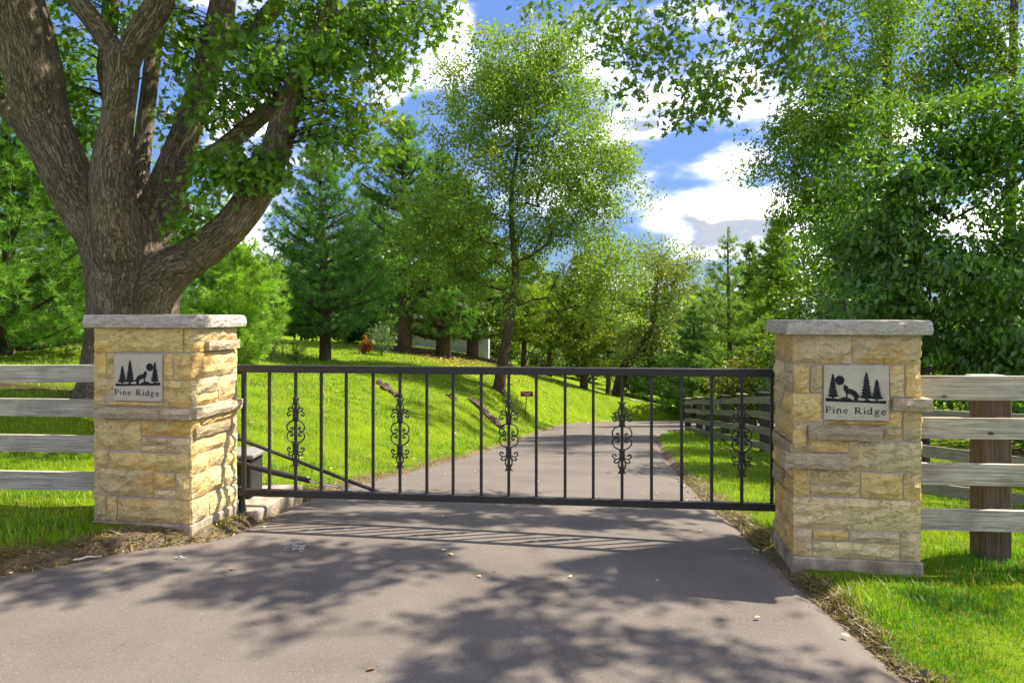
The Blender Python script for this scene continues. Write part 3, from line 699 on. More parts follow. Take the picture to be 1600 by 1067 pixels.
# left pillar: rows read from the photograph (zoomed pixels)
Wl, Dl, ZBl, ZTl = 0.79, 0.60, 0.062, 1.505
OL = np.array([-2.35, 5.0, 0]) - EX * Wl
def fl(x0, x1, y0, y1, k='s'): return ((x0 - 102) / 413 * Wl, (x1 - 102) / 413 * Wl, ZTl - (y1 - 118) / 840 * (ZTl - ZBl), ZTl - (y0 - 118) / 840 * (ZTl - ZBl), k)
front = [fl(*a) for a in ((102, 486, 118, 224), (486, 515, 118, 224), (102, 152, 226, 338), (152, 191, 226, 338), (399, 441, 226, 341), (441, 515, 226, 341), (102, 191, 339, 407), (399, 515, 342, 458), (102, 152, 409, 458), (152, 399, 436, 458),
                          (120, 396, 461, 509, 'l'), (396, 520, 461, 509, 'l'), (102, 120, 461, 511), (102, 306, 513, 648), (306, 515, 511, 586), (306, 414, 588, 622), (306, 414, 623, 654), (414, 515, 588, 656), (102, 164, 650, 726), (164, 515, 657, 735),
                          (102, 357, 728, 848), (357, 451, 737, 810), (357, 451, 811, 850), (451, 515, 737, 852), (102, 155, 850, 958), (155, 202, 850, 958), (202, 515, 853, 958))]
def sl_(u0, u1, v0, v1, k='s'): return (u0 * Dl, u1 * Dl, ZTl - v1 * (ZTl - ZBl), ZTl - v0 * (ZTl - ZBl), k)
side = [sl_(*a) for a in ((0, 1, 0, .072), (0, .26, .074, .128), (.26, .96, .07, .122, 'l'), (0, 1, .13, .262), (0, .08, .264, .402), (.08, .56, .264, .342), (.56, 1, .264, .40), (.08, .56, .344, .402), (0, 1.03, .408, .464, 'l'),
                          (0, .2, .466, .53), (.2, 1, .466, .508), (.05, .84, .51, .566, 't'), (.84, 1, .51, .60), (0, .76, .568, .655), (.76, 1, .602, .70), (0, .36, .657, .748), (.36, .76, .657, .748), (.76, 1, .702, .77), (0, .70, .75, .872), (.70, 1, .772, .885), (0, .36, .874, 1), (.36, 1, .887, 1))]
x0, x1, z0, z1, _ = fl(192, 398, 232, 433)
make_pillar(OL, Wl, Dl, ZBl, ZTl, front, 1, side, None, (x0, x1, z0, z1), 'tan stone gate pillar beside the big oak, plaque with moon on its right', True, 41, 0.085)

Wr, Dr, ZBr, ZTr = 0.793, 0.54, -0.028, 1.468
OR = np.array([1.905, 4.62, 0])
def frr(x0, x1, y0, y1, k='s'): return ((x0 - 152) / 503 * Wr, (x1 - 152) / 503 * Wr, ZTr - (y1 - 108) / 880 * (ZTr - ZBr), ZTr - (y0 - 108) / 880 * (ZTr - ZBr), k)
front = [frr(*a) for a in ((152, 388, 108, 225), (388, 655, 108, 225), (152, 217, 227, 340), (217, 270, 227, 340), (532, 594, 227, 350), (594, 655, 227, 350), (152, 270, 341, 455), (540, 694, 352, 402, 'l'), (532, 585, 404, 468), (585, 655, 404, 520), (270, 532, 444, 467),
                           (208, 498, 468, 522, 'l'), (498, 585, 469, 520), (152, 207, 457, 570), (207, 374, 524, 573), (374, 655, 524, 643), (112, 374, 574, 637, 'l'), (152, 220, 639, 744), (220, 420, 640, 702), (220, 420, 703, 746), (420, 588, 645, 748), (588, 655, 645, 748),
                           (152, 655, 749, 874), (152, 228, 876, 988), (228, 374, 876, 920), (374, 577, 876, 920), (228, 577, 922, 988), (577, 655, 876, 988))]
def sr_(u0, u1, v0, v1, k='s'): return (u0 * Dr, u1 * Dr, ZTr - v1 * (ZTr - ZBr), ZTr - v0 * (ZTr - ZBr), k)
side = [sr_(*a) for a in ((0, 1, 0, .128), (0, .55, .13, .235), (.55, 1, .13, .262), (0, .55, .237, .36), (.55, 1, .264, .36), (0, 1, .362, .47), (.0, 1.02, .49, .56, 't'), (0, 1, .472, .488), (0, .5, .562, .65), (.5, 1, .562, .65), (0, .6, .652, .73, 't'), (.6, 1, .652, .73), (0, 1, .732, .87), (0, .45, .872, 1), (.45, 1, .872, 1))]
x0, x1, z0, z1, _ = frr(272, 530, 228, 443)
make_pillar(OR, Wr, Dr, ZBr, ZTr, front, 3, side, None, (x0, x1, z0, z1), 'tan stone gate pillar on the right, plaque with moon on its left', False, 43, 0.075)

# ------------------------------------------------------------------ swing gate
GL, GR = np.array([-2.262, 5.64]), np.array([2.01, 5.19]); gd = GR - GL; GLEN = np.linalg.norm(gd); gx = gd / GLEN; gn = np.array([gx[1], -gx[0]])
def gate_pt(px):
    k = (px - 800) / F; return (k * GL[1] - GL[0]) / (gd[0] - k * gd[1]) * GLEN
def gfr(V):
    V = np.asarray(V, float); return np.c_[GL[0] + V[:, 0] * gx[0] - V[:, 1] * gn[0], GL[1] + V[:, 0] * gx[1] - V[:, 1] * gn[1], V[:, 2]]
gate = thing('driveway_gate', (GL[0], GL[1], gz(*GL)), 'black wrought iron swing gate with five scroll ornaments across the driveway', 'gate')
V, Fs = bevel_box(0, GLEN, -0.025, 0.025, 1.128, 1.188, 0.004); mk('top_rail', gfr(V), Fs, M['iron'], gate)
V, Fs = bevel_box(0, GLEN, -0.025, 0.025, 0.112, 0.168, 0.004); mk('bottom_rail', gfr(V), Fs, M['iron'], gate)

def scroll():
    u_ = 0.000612; out = []
    C = [(0, 150), (22, 150), (70, 136), (106, 104), (122, 62), (112, 24), (84, 6), (56, 10), (40, 30), (42, 50), (58, 58), (68, 48), (62, 38)]
    s1 = [(16, 226), (30, 252), (58, 272), (92, 268), (116, 244), (112, 218), (92, 210), (78, 222), (84, 236)]
    s2 = [(18, 250), (34, 288), (58, 314), (84, 320), (102, 306), (96, 292), (84, 296)]
    ov = [(14, 262), (34, 300), (44, 340), (38, 376), (16, 410)]
    tp = [(14, 404), (26, 424), (40, 448), (50, 450)]
    for path, r in ((C, 0.0058), (s1, 0.0055), (s2, 0.005), (ov, 0.0055), (tp, 0.006)):
        p = catmull(path, 4)
        for sx in (1, -1):
            for sz_ in (1, -1):
                rr = np.full(len(p), r); 
                if path is not ov and path is not tp: rr[-4:] = r * 1.6
                out.append((np.stack([p[:, 0] * sx * u_, 0 * p[:, 0], p[:, 1] * sz_ * u_], 1), rr))
    return out
SCR = scroll(); SCZ = 0.645
BARS = [381, 421, 462, 502, 541, 583, 625, 667, 708, 752, 795, 838, 883, 927, 972, 1018, 1065, 1112, 1159, 1206]
for i, px in enumerate(BARS):
    s = gate_pt(px); hw = 0.0112
    if i == 0: hw = 0.016
    V, Fs = bevel_box(s - hw, s + hw, -hw, hw, 0.1675, 1.1285, 0.002); b = mk('baluster', gfr(V), Fs, M['iron'], gate)
    if i % 4 == 2:
        sm = MB()
        for pts, rr in SCR:
            Vt, Ft, G = tube(pts + np.array([s, 0, SCZ]), rr, 5); sm.add(gfr(Vt), Ft)
        for za, zb_, rw in ((0.105, 0.155, 0.021), (0.225, 0.278, 0.019), (0.092, 0.106, 0.025)):
            for sg in (1, -1):
                a, b_ = sorted((sg * za, sg * zb_)); V, Fs = bevel_box(s - rw, s + rw, -rw, rw, SCZ + a, SCZ + b_, 0.006); sm.add(gfr(V), Fs)
        so_ = sm.build('scroll_ornament', M['iron'], b)
for z in (0.14, 1.15):     # hinges against the left pillar
    V, Fs = bevel_box(-0.07, 0.015, -0.03, 0.03, z - 0.04, z + 0.04, 0.006); mk('hinge', gfr(V), Fs, M['iron'], gate)
p0 = P(369, 684, 5.80); p1 = P(592, 769, 5.62); V, Fs, G = tube(np.array([p0, p1]), 0.0165, 6); mk('diagonal_brace', V, Fs, M['iron'], gate)
p0 = P(366, 683, 5.80); V, Fs = bevel_box(p0[0] - 0.06, p0[0] + 0.04, p0[1] - 0.03, p0[1] + 0.03, p0[2] - 0.035, p0[2] + 0.03, 0.006); mk('brace_bracket', V, Fs, M['iron'], gate)

# gate opener behind the left pillar
gzb = gz(-2.35, 6.1)
op = thing('gate_opener', (-2.4, 6.15, 0.0), 'black box of the gate opener with grey lid behind the left pillar', 'gate opener')
p = [P(366, 722, 5.95), P(425, 737, 5.88), P(484, 751, 5.80)]; V, Fs, G = tube(np.array(p), [0.024, 0.026, 0.022], 10); mk('actuator_tube', V, Fs, M['plastic'], op, smooth=False)
V, Fs, G = tube(np.array([P(480, 750, 5.80), P(562, 768, 5.68)]), 0.010, 8); mk('piston_rod', V, Fs, M['chrome'], op)
V, Fs = bevel_box(-2.72, -2.30, 6.02, 6.30, -0.02, 0.335, 0.012); mk('housing', V, Fs, M['plastic'], op)
V, Fs = bevel_box(-2.76, -2.262, 5.97, 6.36, 0.337, 0.375, 0.008); mk('lid', V, Fs, M['lid_grey'], op)
V, Fs = bevel_box(-2.9, -2.10, 5.62, 6.55, -0.35, -0.022, 0.015); 
V[:, 0] += (V[:, 1] - 5.6) * 0.10; mk('concrete_pad', V, Fs, M['concrete'], op)
V, Fs, G = tube(np.array([(-2.24, 5.66, -0.05), (-2.24, 5.66, 0.10)]), [0.045, 0.02], 6); mk('hinge_foot', V, Fs, M['iron'], op)

# ------------------------------------------------------------------ fences
def board(parent, a, b, h, th, material, rng, name='board'):
    """plank from a to b (centres of the two ends)"""
    a, b = np.asarray(a, float), np.asarray(b, float); L = np.linalg.norm(b - a); ex = (b - a) / L; ey = nrm(np.cross(EZ, ex)); ez = np.cross(ex, ey)
    n = 5; V = []; 
    for i in range(n):
        s = i / (n - 1); wv = rng.uniform(-0.003, 0.003, 2)
        for sy, sz_ in ((-1, -1), (1, -1), (1, 1), (-1, 1)): V.append((s * L, sy * th / 2 + wv[0], sz_ * h / 2 + wv[1]))
    V = np.array(V); k = 4; i = np.arange(n - 1)[:, None] * k; j = np.arange(k)[None]
    q = np.stack([i + j, i + k + j, i + k + (j + 1) % k, i + (j + 1) % k], -1).reshape(-1, 4)
    Fq = np.vstack([q, [[0, 1, 2, 3]], [[(n - 1) * 4 + 3, (n - 1) * 4 + 2, (n - 1) * 4 + 1, (n - 1) * 4]]])
    W = a + V[:, :1] * ex + V[:, 1:2] * ey + V[:, 2:3] * ez
    return mk(name, W, Fq, material, parent, grain=V + rng.uniform(0, 50, 3))

def post(parent, x, y, z0, z1, s, material, rng, yaw=0.0, capped=None):
    V, Fs = bevel_box(-s / 2, s / 2, -s / 2, s / 2, z0, z1, 0.008); c, sn = math.cos(yaw), math.sin(yaw)
    R = lambda V: np.c_[x + V[:, 0] * c - V[:, 1] * sn, y + V[:, 0] * sn + V[:, 1] * c, V[:, 2]]
    g = np.stack([V[:, 2], V[:, 0], V[:, 1]], 1) + rng.uniform(0, 50, 3); p = mk('post', R(V), Fs, material, parent, grain=g)
    if capped is not None:
        V, Fs = bevel_box(-s / 2 - 0.02, s / 2 + 0.02, -s / 2 - 0.02, s / 2 + 0.02, z1 + 0.001, z1 + 0.03, 0.006); mk('post_cap', R(V), Fs, capped, p, grain=V + rng.uniform(0, 9, 3))

rf = np.random.default_rng(77)
# left: from the pillar to beyond the frame
fl_ = thing('board_fence', (-4.6, 5.75, gz(-4.6, 5.75)), 'weathered grey four-board fence running left from the pillar beneath the oak', 'fence')
yb = lambda x: 5.52 - 0.03 * (x + 3.12)
for pl, pr in (((571, 596), (570, 597)), ((622, 649), (624, 651)), ((678, 704), (681, 707)), ((735, 762), (738, 766))):
    xr = -3.16; yr = yb(xr); k = 147; zr_ = [CAMZ - (v - HY) / F * yr for v in pr]
    xl = -4.15; yl_ = yb(xl); zl = [CAMZ - (v - HY) / F * yl_ for v in pl]
    zc_r, zc_l = sum(zr_) / 2, sum(zl) / 2; h = abs(zr_[0] - zr_[1]); ext = (-6.3 - xr) / (xl - xr)
    board(fl_, (xr + ext * (xl - xr), yr + ext * (yl_ - yr), zc_r + ext * (zc_l - zc_r)), (xr, yr, zc_r), h, 0.04, M['grey_wood'], rf)
for x in (-5.0,): post(fl_, x, yb(x) + 0.13, -0.3, 1.27, 0.17, M['brown_wood'], rf, YAW, M['grey_wood'])
# right: from the pillar to beyond the frame
fr_ = thing('board_fence', (3.4, 4.8, gz(3.4, 4.8)), 'weathered grey four-board fence running right from the right pillar with brown post', 'fence')
x0_, y0_ = 2.70, 4.78; x1_, y1_ = 5.4, 4.50
for pa, pb in (((587, 624), (587, 625)), ((652, 684), (654, 687)), ((722, 755), (726, 760)), ((793, 825), (798, 829))):
    ya, yb2 = 4.78, 4.70
    za = [CAMZ - (v - HY) / F * ya for v in pa]; xb = 0.75 * yb2; zb2 = [CAMZ - (v - HY) / F * yb2 for v in pb]
    ext = (5.4 - 2.70) / (xb - 2.70); ca, cb = sum(za) / 2, sum(zb2) / 2
    board(fr_, (2.70, ya, ca), (5.4, ya + ext * (yb2 - ya), ca + ext * (cb - ca)), abs(za[0] - za[1]), 0.04, M['grey_wood'], rf)
post(fr_, 3.44, 4.91, -0.5, 1.135, 0.185, M['brown_wood'], rf, math.radians(-2), M['grey_wood'])
# far fence running down along the right side of the driveway
ff_ = thing('board_fence', (5.4, 15, gz(5.4, 15)), 'mossy grey board fence with dark posts running downhill along the driveway beyond the gate', 'fence')
FP = [(1075, 25.2, 622, 680), (1093, 22.6, 620, 684), (1108, 20.6, 620, 687), (1133, 18.3, 617, 693), (1159, 16.3, 615, 700), (1196, 14.2, 612, 712)]
pts = [P(px, yt, Y) for px, Y, yt, yb3 in FP]; bot = [P(px, yb3, Y) for px, Y, yt, yb3 in FP]
for k in range(3):      # hidden behind the right pillar
    pts.append(pts[-1] + (np.array([4.62, 10.8, 0]) - np.array([5.27, 14.2, 0])) * (0.62 if k else 0.62) + np.array([0, 0, 0.25])); bot.append(pts[-1] - np.array([0, 0, 1.32]))
for a, b in zip(pts, bot): post(ff_, a[0], a[1], b[2] - 0.5, a[2] - 0.03, 0.17, M['dark_wood'], rf, 0.2, M['far_wood'])
for (a, b) in zip(pts[:-1], pts[1:]):
    for k, dz in enumerate((-0.16, -0.47, -0.79, -1.10)):
        o3 = np.array([-0.105, -0.02, dz + rf.uniform(-0.012, 0.012)])
        e = nrm((b - a)[None])[0] * 0.004
        board(ff_, a + o3 + e, b + o3 - e, 0.145, 0.035, M['far_wood'], rf)
# cross fence behind the right-hand lawn
fx = thing('board_fence', (5.4, 7.7, gz(5.4, 7.7)), 'low grey plank fence slanting behind the right fence on the lawn', 'fence')
q0, q1 = np.array([4.35, 8.05]), np.array([8.6, 6.9])
for (pya, pyb, hh) in ((648, 654, 0.12), (700, 720, 0.135), (757, 778, 0.135)):
    a = np.array([*q0, CAMZ - (pya - 4 - HY) / F * 8.05]); m_ = np.array([5.57, 7.42]); t_ = (m_[0] - q0[0]) / (q1[0] - q0[0]); zm = CAMZ - (pyb - HY) / F * 7.72
    zb4 = a[2] + (zm - a[2]) / t_ * 1.0
    board(fx, a, (*q1, zb4), hh, 0.035, M['far_wood'], rf)
for t_ in (0.0, 0.62): 
    c = q0 + (q1 - q0) * t_; g_ = gz(*c); post(fx, c[0] + 0.02, c[1] + 0.10, g_ - 0.4, g_ + 1.1, 0.15, M['dark_wood'], rf, -0.26)
# ------------------------------------------------------------------ trees
OAKLEAF = np.array([(0, 0, 0), (.05, .12, 0), (.20, .16, .03), (.08, .30, .01), (.36, .42, .05), (.13, .52, .02), (.40, .74, .04), (.15, .76, .01), (.10, .95, 0), (0, 1.05, -.03),
                    (-.10, .95, 0), (-.15, .76, .01), (-.40, .74, .04), (-.13, .52, .02), (-.36, .42, .05), (-.08, .30, .01), (-.20, .16, .03), (-.05, .12, 0)], float)
OAKF = [np.arange(18)[None]]
ELL = np.array([(0, 0, 0), (.24, .28, .06), (.23, .65, .05), (0, 1, -.06), (-.23, .65, .05), (-.24, .28, .06)], float); ELLF = [np.array([[0, 1, 2, 3], [0, 3, 4, 5]])]
RHO = np.array([(0, 0, 0), (.30, .45, .03), (0, 1, 0), (-.30, .45, .03)], float); RHOF = [np.array([[0, 1, 2, 3]])]
SPR = np.array([(0, 0, 0), (.13, .45, .02), (0, 1, 0), (-.13, .45, .02)], float)

def unit(rng, n): return nrm(rng.standard_normal((n, 3)))

def put_leaves(rng, C, D, size, tmpl, tf, col, flat=0.6):
    """leaves at C pointing along D; flat pulls the blade's normal towards up"""
    n = len(C); D = nrm(D); N0 = nrm(unit(rng, n) * (1 - flat) + np.array([0, 0, 1.0]) * flat + 1e-4)
    B = nrm(np.cross(D, N0)); N_ = np.cross(B, D); s = np.broadcast_to(np.asarray(size, float), (n,))[:, None, None]
    V = C[:, None] + s * (tmpl[None, :, :1] * B[:, None] + tmpl[None, :, 1:2] * D[:, None] + tmpl[None, :, 2:3] * N_[:, None])
    k = len(tmpl); Fs = [(np.arange(n)[:, None, None] * k + f[None]).reshape(-1, f.shape[1]) for f in tf]
    return V.reshape(-1, 3), Fs, np.repeat(np.broadcast_to(col, (n, 3)), k, 0)

def grow(rng, trunk, trunk_r, targets, seg=0.5, tip=0.006, power=0.42, wob=0.12, up_pen=0.6, rise=0.15):
    """branches reach from a trunk polyline to target points; returns chains of (points, radii)"""
    Pn = [np.asarray(p, float) for p in trunk]; par = [-1] + list(range(len(trunk) - 1)); nt = len(trunk)
    arr = np.zeros((len(trunk) + len(targets) * 40, 3)); arr[:nt] = Pn; n = nt; cnt = np.zeros(len(arr)); ends = []
    tr = np.asarray(trunk, float); dd = np.min(np.linalg.norm(targets[:, None] - tr[None], axis=2), axis=1)
    for ti in np.argsort(dd):
        tg = targets[ti]; df = tg - arr[:n]; dist = np.linalg.norm(df, axis=1)
        cost = dist + up_pen * np.maximum(0, -df[:, 2] + 0.2 * dist); cost[0] += 1e3 if nt > 2 else 0
        j = int(np.argmin(cost)); m = max(1, min(30, int(dist[j] / seg))); a = arr[j].copy(); last = j
        side = rng.standard_normal(3) * wob * dist[j] * 0.5; side[2] = abs(side[2]) * 0.5 + rise * dist[j]
        for q in range(1, m + 1):
            s = q / m; p = a + (tg - a) * s + side * math.sin(math.pi * s) + (rng.standard_normal(3) * wob * 0.18 * seg if q < m else 0)
            arr[n] = p; par.append(last); last = n; n += 1
        ends.append(last)
    for e in ends:
        k = e
        while k != -1: cnt[k] += 1; k = par[k]
    rad = tip * np.maximum(cnt[:n], 1) ** power
    kids = [[] for _ in range(n)]
    for i in range(1, n): kids[par[i]].append(i)
    trunk_r = np.asarray(trunk_r, float)
    rad[:nt] = trunk_r
    for i in range(nt, n): rad[i] = min(rad[i], rad[par[i]] * 0.9)
    chains = [(arr[:nt], rad[:nt])]; stack = [(i, c) for i in range(nt) for c in kids[i] if c >= nt]
    while stack:
        p0, c = stack.pop(); ch = [p0, c]
        while True:
            ks = kids[ch[-1]]
            if not ks: break
            ks = sorted(ks, key=lambda q: -cnt[q]); stack += [(ch[-1], q) for q in ks[1:]]; ch.append(ks[0])
        r = rad[ch].copy(); r[0] = min(r[0], r[1] * 1.25); chains.append((arr[ch], r))
    return chains

def wood(name, chains, material, parent, kmax=10, rmin=0.0):
    mb = MB(); g = 0.0
    for p, r in chains:
        if r.max() < rmin: continue
        k = 3 if r.max() < 0.02 else (5 if r.max() < 0.06 else kmax)
        V, Fs, G = tube(p, r, k, caps=False, g0=g); g += 3.7; mb.add(V, Fs, grain=G)
    return mb.build(name, material, parent, smooth=True)

def blob_pts(rng, blobs, n, clump=0.0, per=7):
    """targets inside ellipsoids given in photo pixels at a distance: (px, py, rx, ry, Y, depth radius, weight)"""
    if clump:
        c = blob_pts(rng, blobs, max(1, n // per)); return np.repeat(c, per, 0) + rng.standard_normal((len(c) * per, 3)) * clump * np.array([1, 1, 0.7])
    wts = np.array([b[6] if len(b) > 6 else b[2] * b[3] for b in blobs], float); wts /= wts.sum(); out = []
    for b in np.array(blobs, dtype=object)[rng.choice(len(blobs), n, p=wts)]:
        u = unit(rng, 1)[0] * rng.random() ** 0.42; Y = b[4]; c = P(b[0], b[1], Y)
        out.append(c + u * np.array([b[2] / F * Y, b[5], b[3] / F * Y]))
    return np.array(out)

def foliage(rng, targets, per, spread, size, tmpl, tf, base, var=0.25, yellow=0.08, droop=0.2, flat=0.55, center=None, ycol=(0.22, 0.20, 0.02)):
    n = len(targets) * per; T = np.repeat(targets, per, 0); C = T + np.clip(rng.standard_normal((n, 3)), -1.6, 1.6) * np.asarray(spread)
    D = unit(rng, n); D[:, 2] -= droop
    if center is not None: D += 0.5 * nrm(T - center)
    cl = np.repeat(rng.normal(1, var * 0.8, (len(targets), 1)), per, 0); col = np.asarray(base) * np.clip(cl, 0.5, 1.7) * rng.uniform(1 - var, 1 + var, (n, 1))
    yk = np.repeat(rng.random(len(targets)) < yellow, per) & (rng.random(n) < 0.6) | (rng.random(n) < yellow * 0.3)
    col[yk] = np.asarray(ycol) * rng.uniform(0.6, 1.1, (yk.sum(), 1))
    s = size * rng.uniform(0.65, 1.25, n)
    return put_leaves(rng, C, D, s, tmpl, tf, col, flat)

def decid(name, label, base_px, Y, trunk_px, trunk_r, blobs, nt, per, spread, size, tmpl, tf, colr, seed, group=None, bark='bark', mat_='leaf', seg=0.5, tip=0.006, power=0.42, droop=0.2, flat=0.55, yellow=0.06, extra=None, var=0.25, rise=0.15, ycol=(0.22, 0.20, 0.02), clump=0.4):
    rng = np.random.default_rng(seed)
    tp = catmull([P(x, y, Y) if len(q) == 0 else P(x, y, q[0]) for x, y, *q in trunk_px], 4)
    tr_ = np.interp(np.linspace(0, 1, len(tp)), np.linspace(0, 1, len(trunk_r)), trunk_r)
    tp[0, 2] = gz(tp[0, 0], tp[0, 1]) - 0.15
    t = thing(name, (tp[0, 0], tp[0, 1], gz(tp[0, 0], tp[0, 1])), label, 'tree', group)
    tg = blob_pts(rng, blobs, nt, clump)
    if extra is not None: tg = np.vstack([tg, extra])
    wood('trunk', grow(rng, tp, tr_, tg, seg, tip, power, rise=rise), M[bark], t)
    V, Fs, c = foliage(rng, tg, per, spread, size, tmpl, tf, colr, var, yellow, droop, flat, tg.mean(0), ycol)
    cr = mk('crown', V, Fs, M[mat_], t, col=c); tag(cr, kind='stuff'); return t

def conifer(name, label, x, y, h, r, z_crown, seed, colr, group=None, trunk_r=0.2, n_tuft=60, needle=0.2, nw=0.02, k=14, whorl=0.42, up=0.25, shape=0.8, lead=0.0, gap=0.15, yellow=0.0, nb=6, bark='bark', lean=0.0, tiers=0.0, spread=0.75, ragged=0.25, top_r=0.05):
    """tree with whorls of branches carrying tufts of needles"""
    rng = np.random.default_rng(seed); z0 = gz(x, y); t = thing(name, (x, y, z0), label, 'tree', group)
    zz = np.linspace(0, 1, 14); tp = np.stack([x + lean * zz + 0.05 * np.sin(zz * 5), y + 0 * zz, z0 - 0.2 + (h + 0.2) * zz], 1)
    chains = [(tp, trunk_r * (1 - zz) ** 0.85 + 0.012)]; TC, TD, TS = [], [], []
    z = z_crown
    while z < h - 0.1:
        f = (z - z_crown) / (h - z_crown); L0 = r * ((1 - f) ** shape) * (0.72 + 0.28 * min(1, f / 0.12)) + top_r * r
        ang0 = rng.uniform(0, 6.28); m = nb + rng.integers(-1, 2)
        for b in range(m):
            if rng.random() < gap: continue
            a = ang0 + b / m * 6.283 + rng.normal(0, 0.22); L = L0 * rng.uniform(1 - ragged * 1.6, 1 + ragged * 0.6); e = up * (0.4 + 1.2 * f) + rng.normal(0, 0.10)
            dv = np.array([math.cos(a), math.sin(a), 0]); c0 = np.array([x + lean * z / h, y, z0 + z]); s = np.linspace(0, 1, 6)
            bp = c0 + s[:, None] * dv * L + np.stack([0 * s, 0 * s, L * (e * s - tiers * s * s + 0.18 * s ** 3)], 1)
            chains.append((bp, np.maximum(0.03 * L * trunk_r / 0.2 * (1 - s) ** 0.8, 0.006)))
            nn = max(3, int(n_tuft * (L / r) ** 1.3 * rng.uniform(0.7, 1.2))); q = 0.10 + 0.90 * rng.random(nn) ** 0.75
            lat = rng.standard_normal(nn) * 0.30 * L * np.sin(np.clip(1.25 - q, 0, 1) * 1.5) * spread; lv = np.array([-dv[1], dv[0], 0])
            cx = np.stack([np.interp(q, s, bp[:, i]) for i in range(3)], 1) + lat[:, None] * lv + np.stack([0 * q, 0 * q, 0.12 * np.abs(lat) + rng.normal(0, 0.045 * L + 0.03, nn)], 1)
            TC.append(cx); TD.append(nrm(dv * 0.7 + np.sign(lat)[:, None] * lv * 0.5 + np.array([0, 0, 0.45]) + 0.35 * rng.standard_normal((nn, 3)))); TS.append(np.full(nn, rng.normal(1, 0.16)))
        z += whorl * rng.uniform(0.75, 1.25) * (0.7 + 0.6 * (1 - f))
    if lead > 0:
        for q in np.linspace(0.0, 1.0, 8):
            TC.append(np.array([[x + lean, y, z0 + h - lead * (1 - q)]])); TD.append(np.array([[0, 0, 1.0]])); TS.append(np.ones(1))
    TC, TD, TS = np.concatenate(TC), np.concatenate(TD), np.concatenate(TS); n = len(TC)
    Dn = nrm(np.repeat(TD, k, 0) + 0.85 * unit(rng, n * k)); Ln = needle * rng.uniform(0.7, 1.25, n * k)
    sd = nrm(np.cross(Dn, unit(rng, n * k))) * (nw * rng.uniform(0.7, 1.3, n * k))[:, None]; B = np.repeat(TC, k, 0) + 0.02 * rng.standard_normal((n * k, 3))
    V = np.stack([B - sd / 2, B + sd / 2, B + Dn * Ln[:, None]], 1).reshape(-1, 3)
    c = np.asarray(colr) * (np.repeat(TS, k)[:, None]) * np.repeat(rng.uniform(0.75, 1.3, (n, 1)), k, 0) * rng.uniform(0.85, 1.15, (n * k, 1))
    yk = np.repeat(rng.random(n) < yellow, k); c[yk] = np.array([0.19, 0.17, 0.03]) * rng.uniform(0.7, 1.1, (yk.sum(), 1))
    wood('trunk', chains, M[bark], t); cr = mk('crown', V, np.arange(n * k * 3).reshape(-1, 3), M['needle'], t, col=np.repeat(c, 3, 0)); tag(cr, kind='stuff'); return t

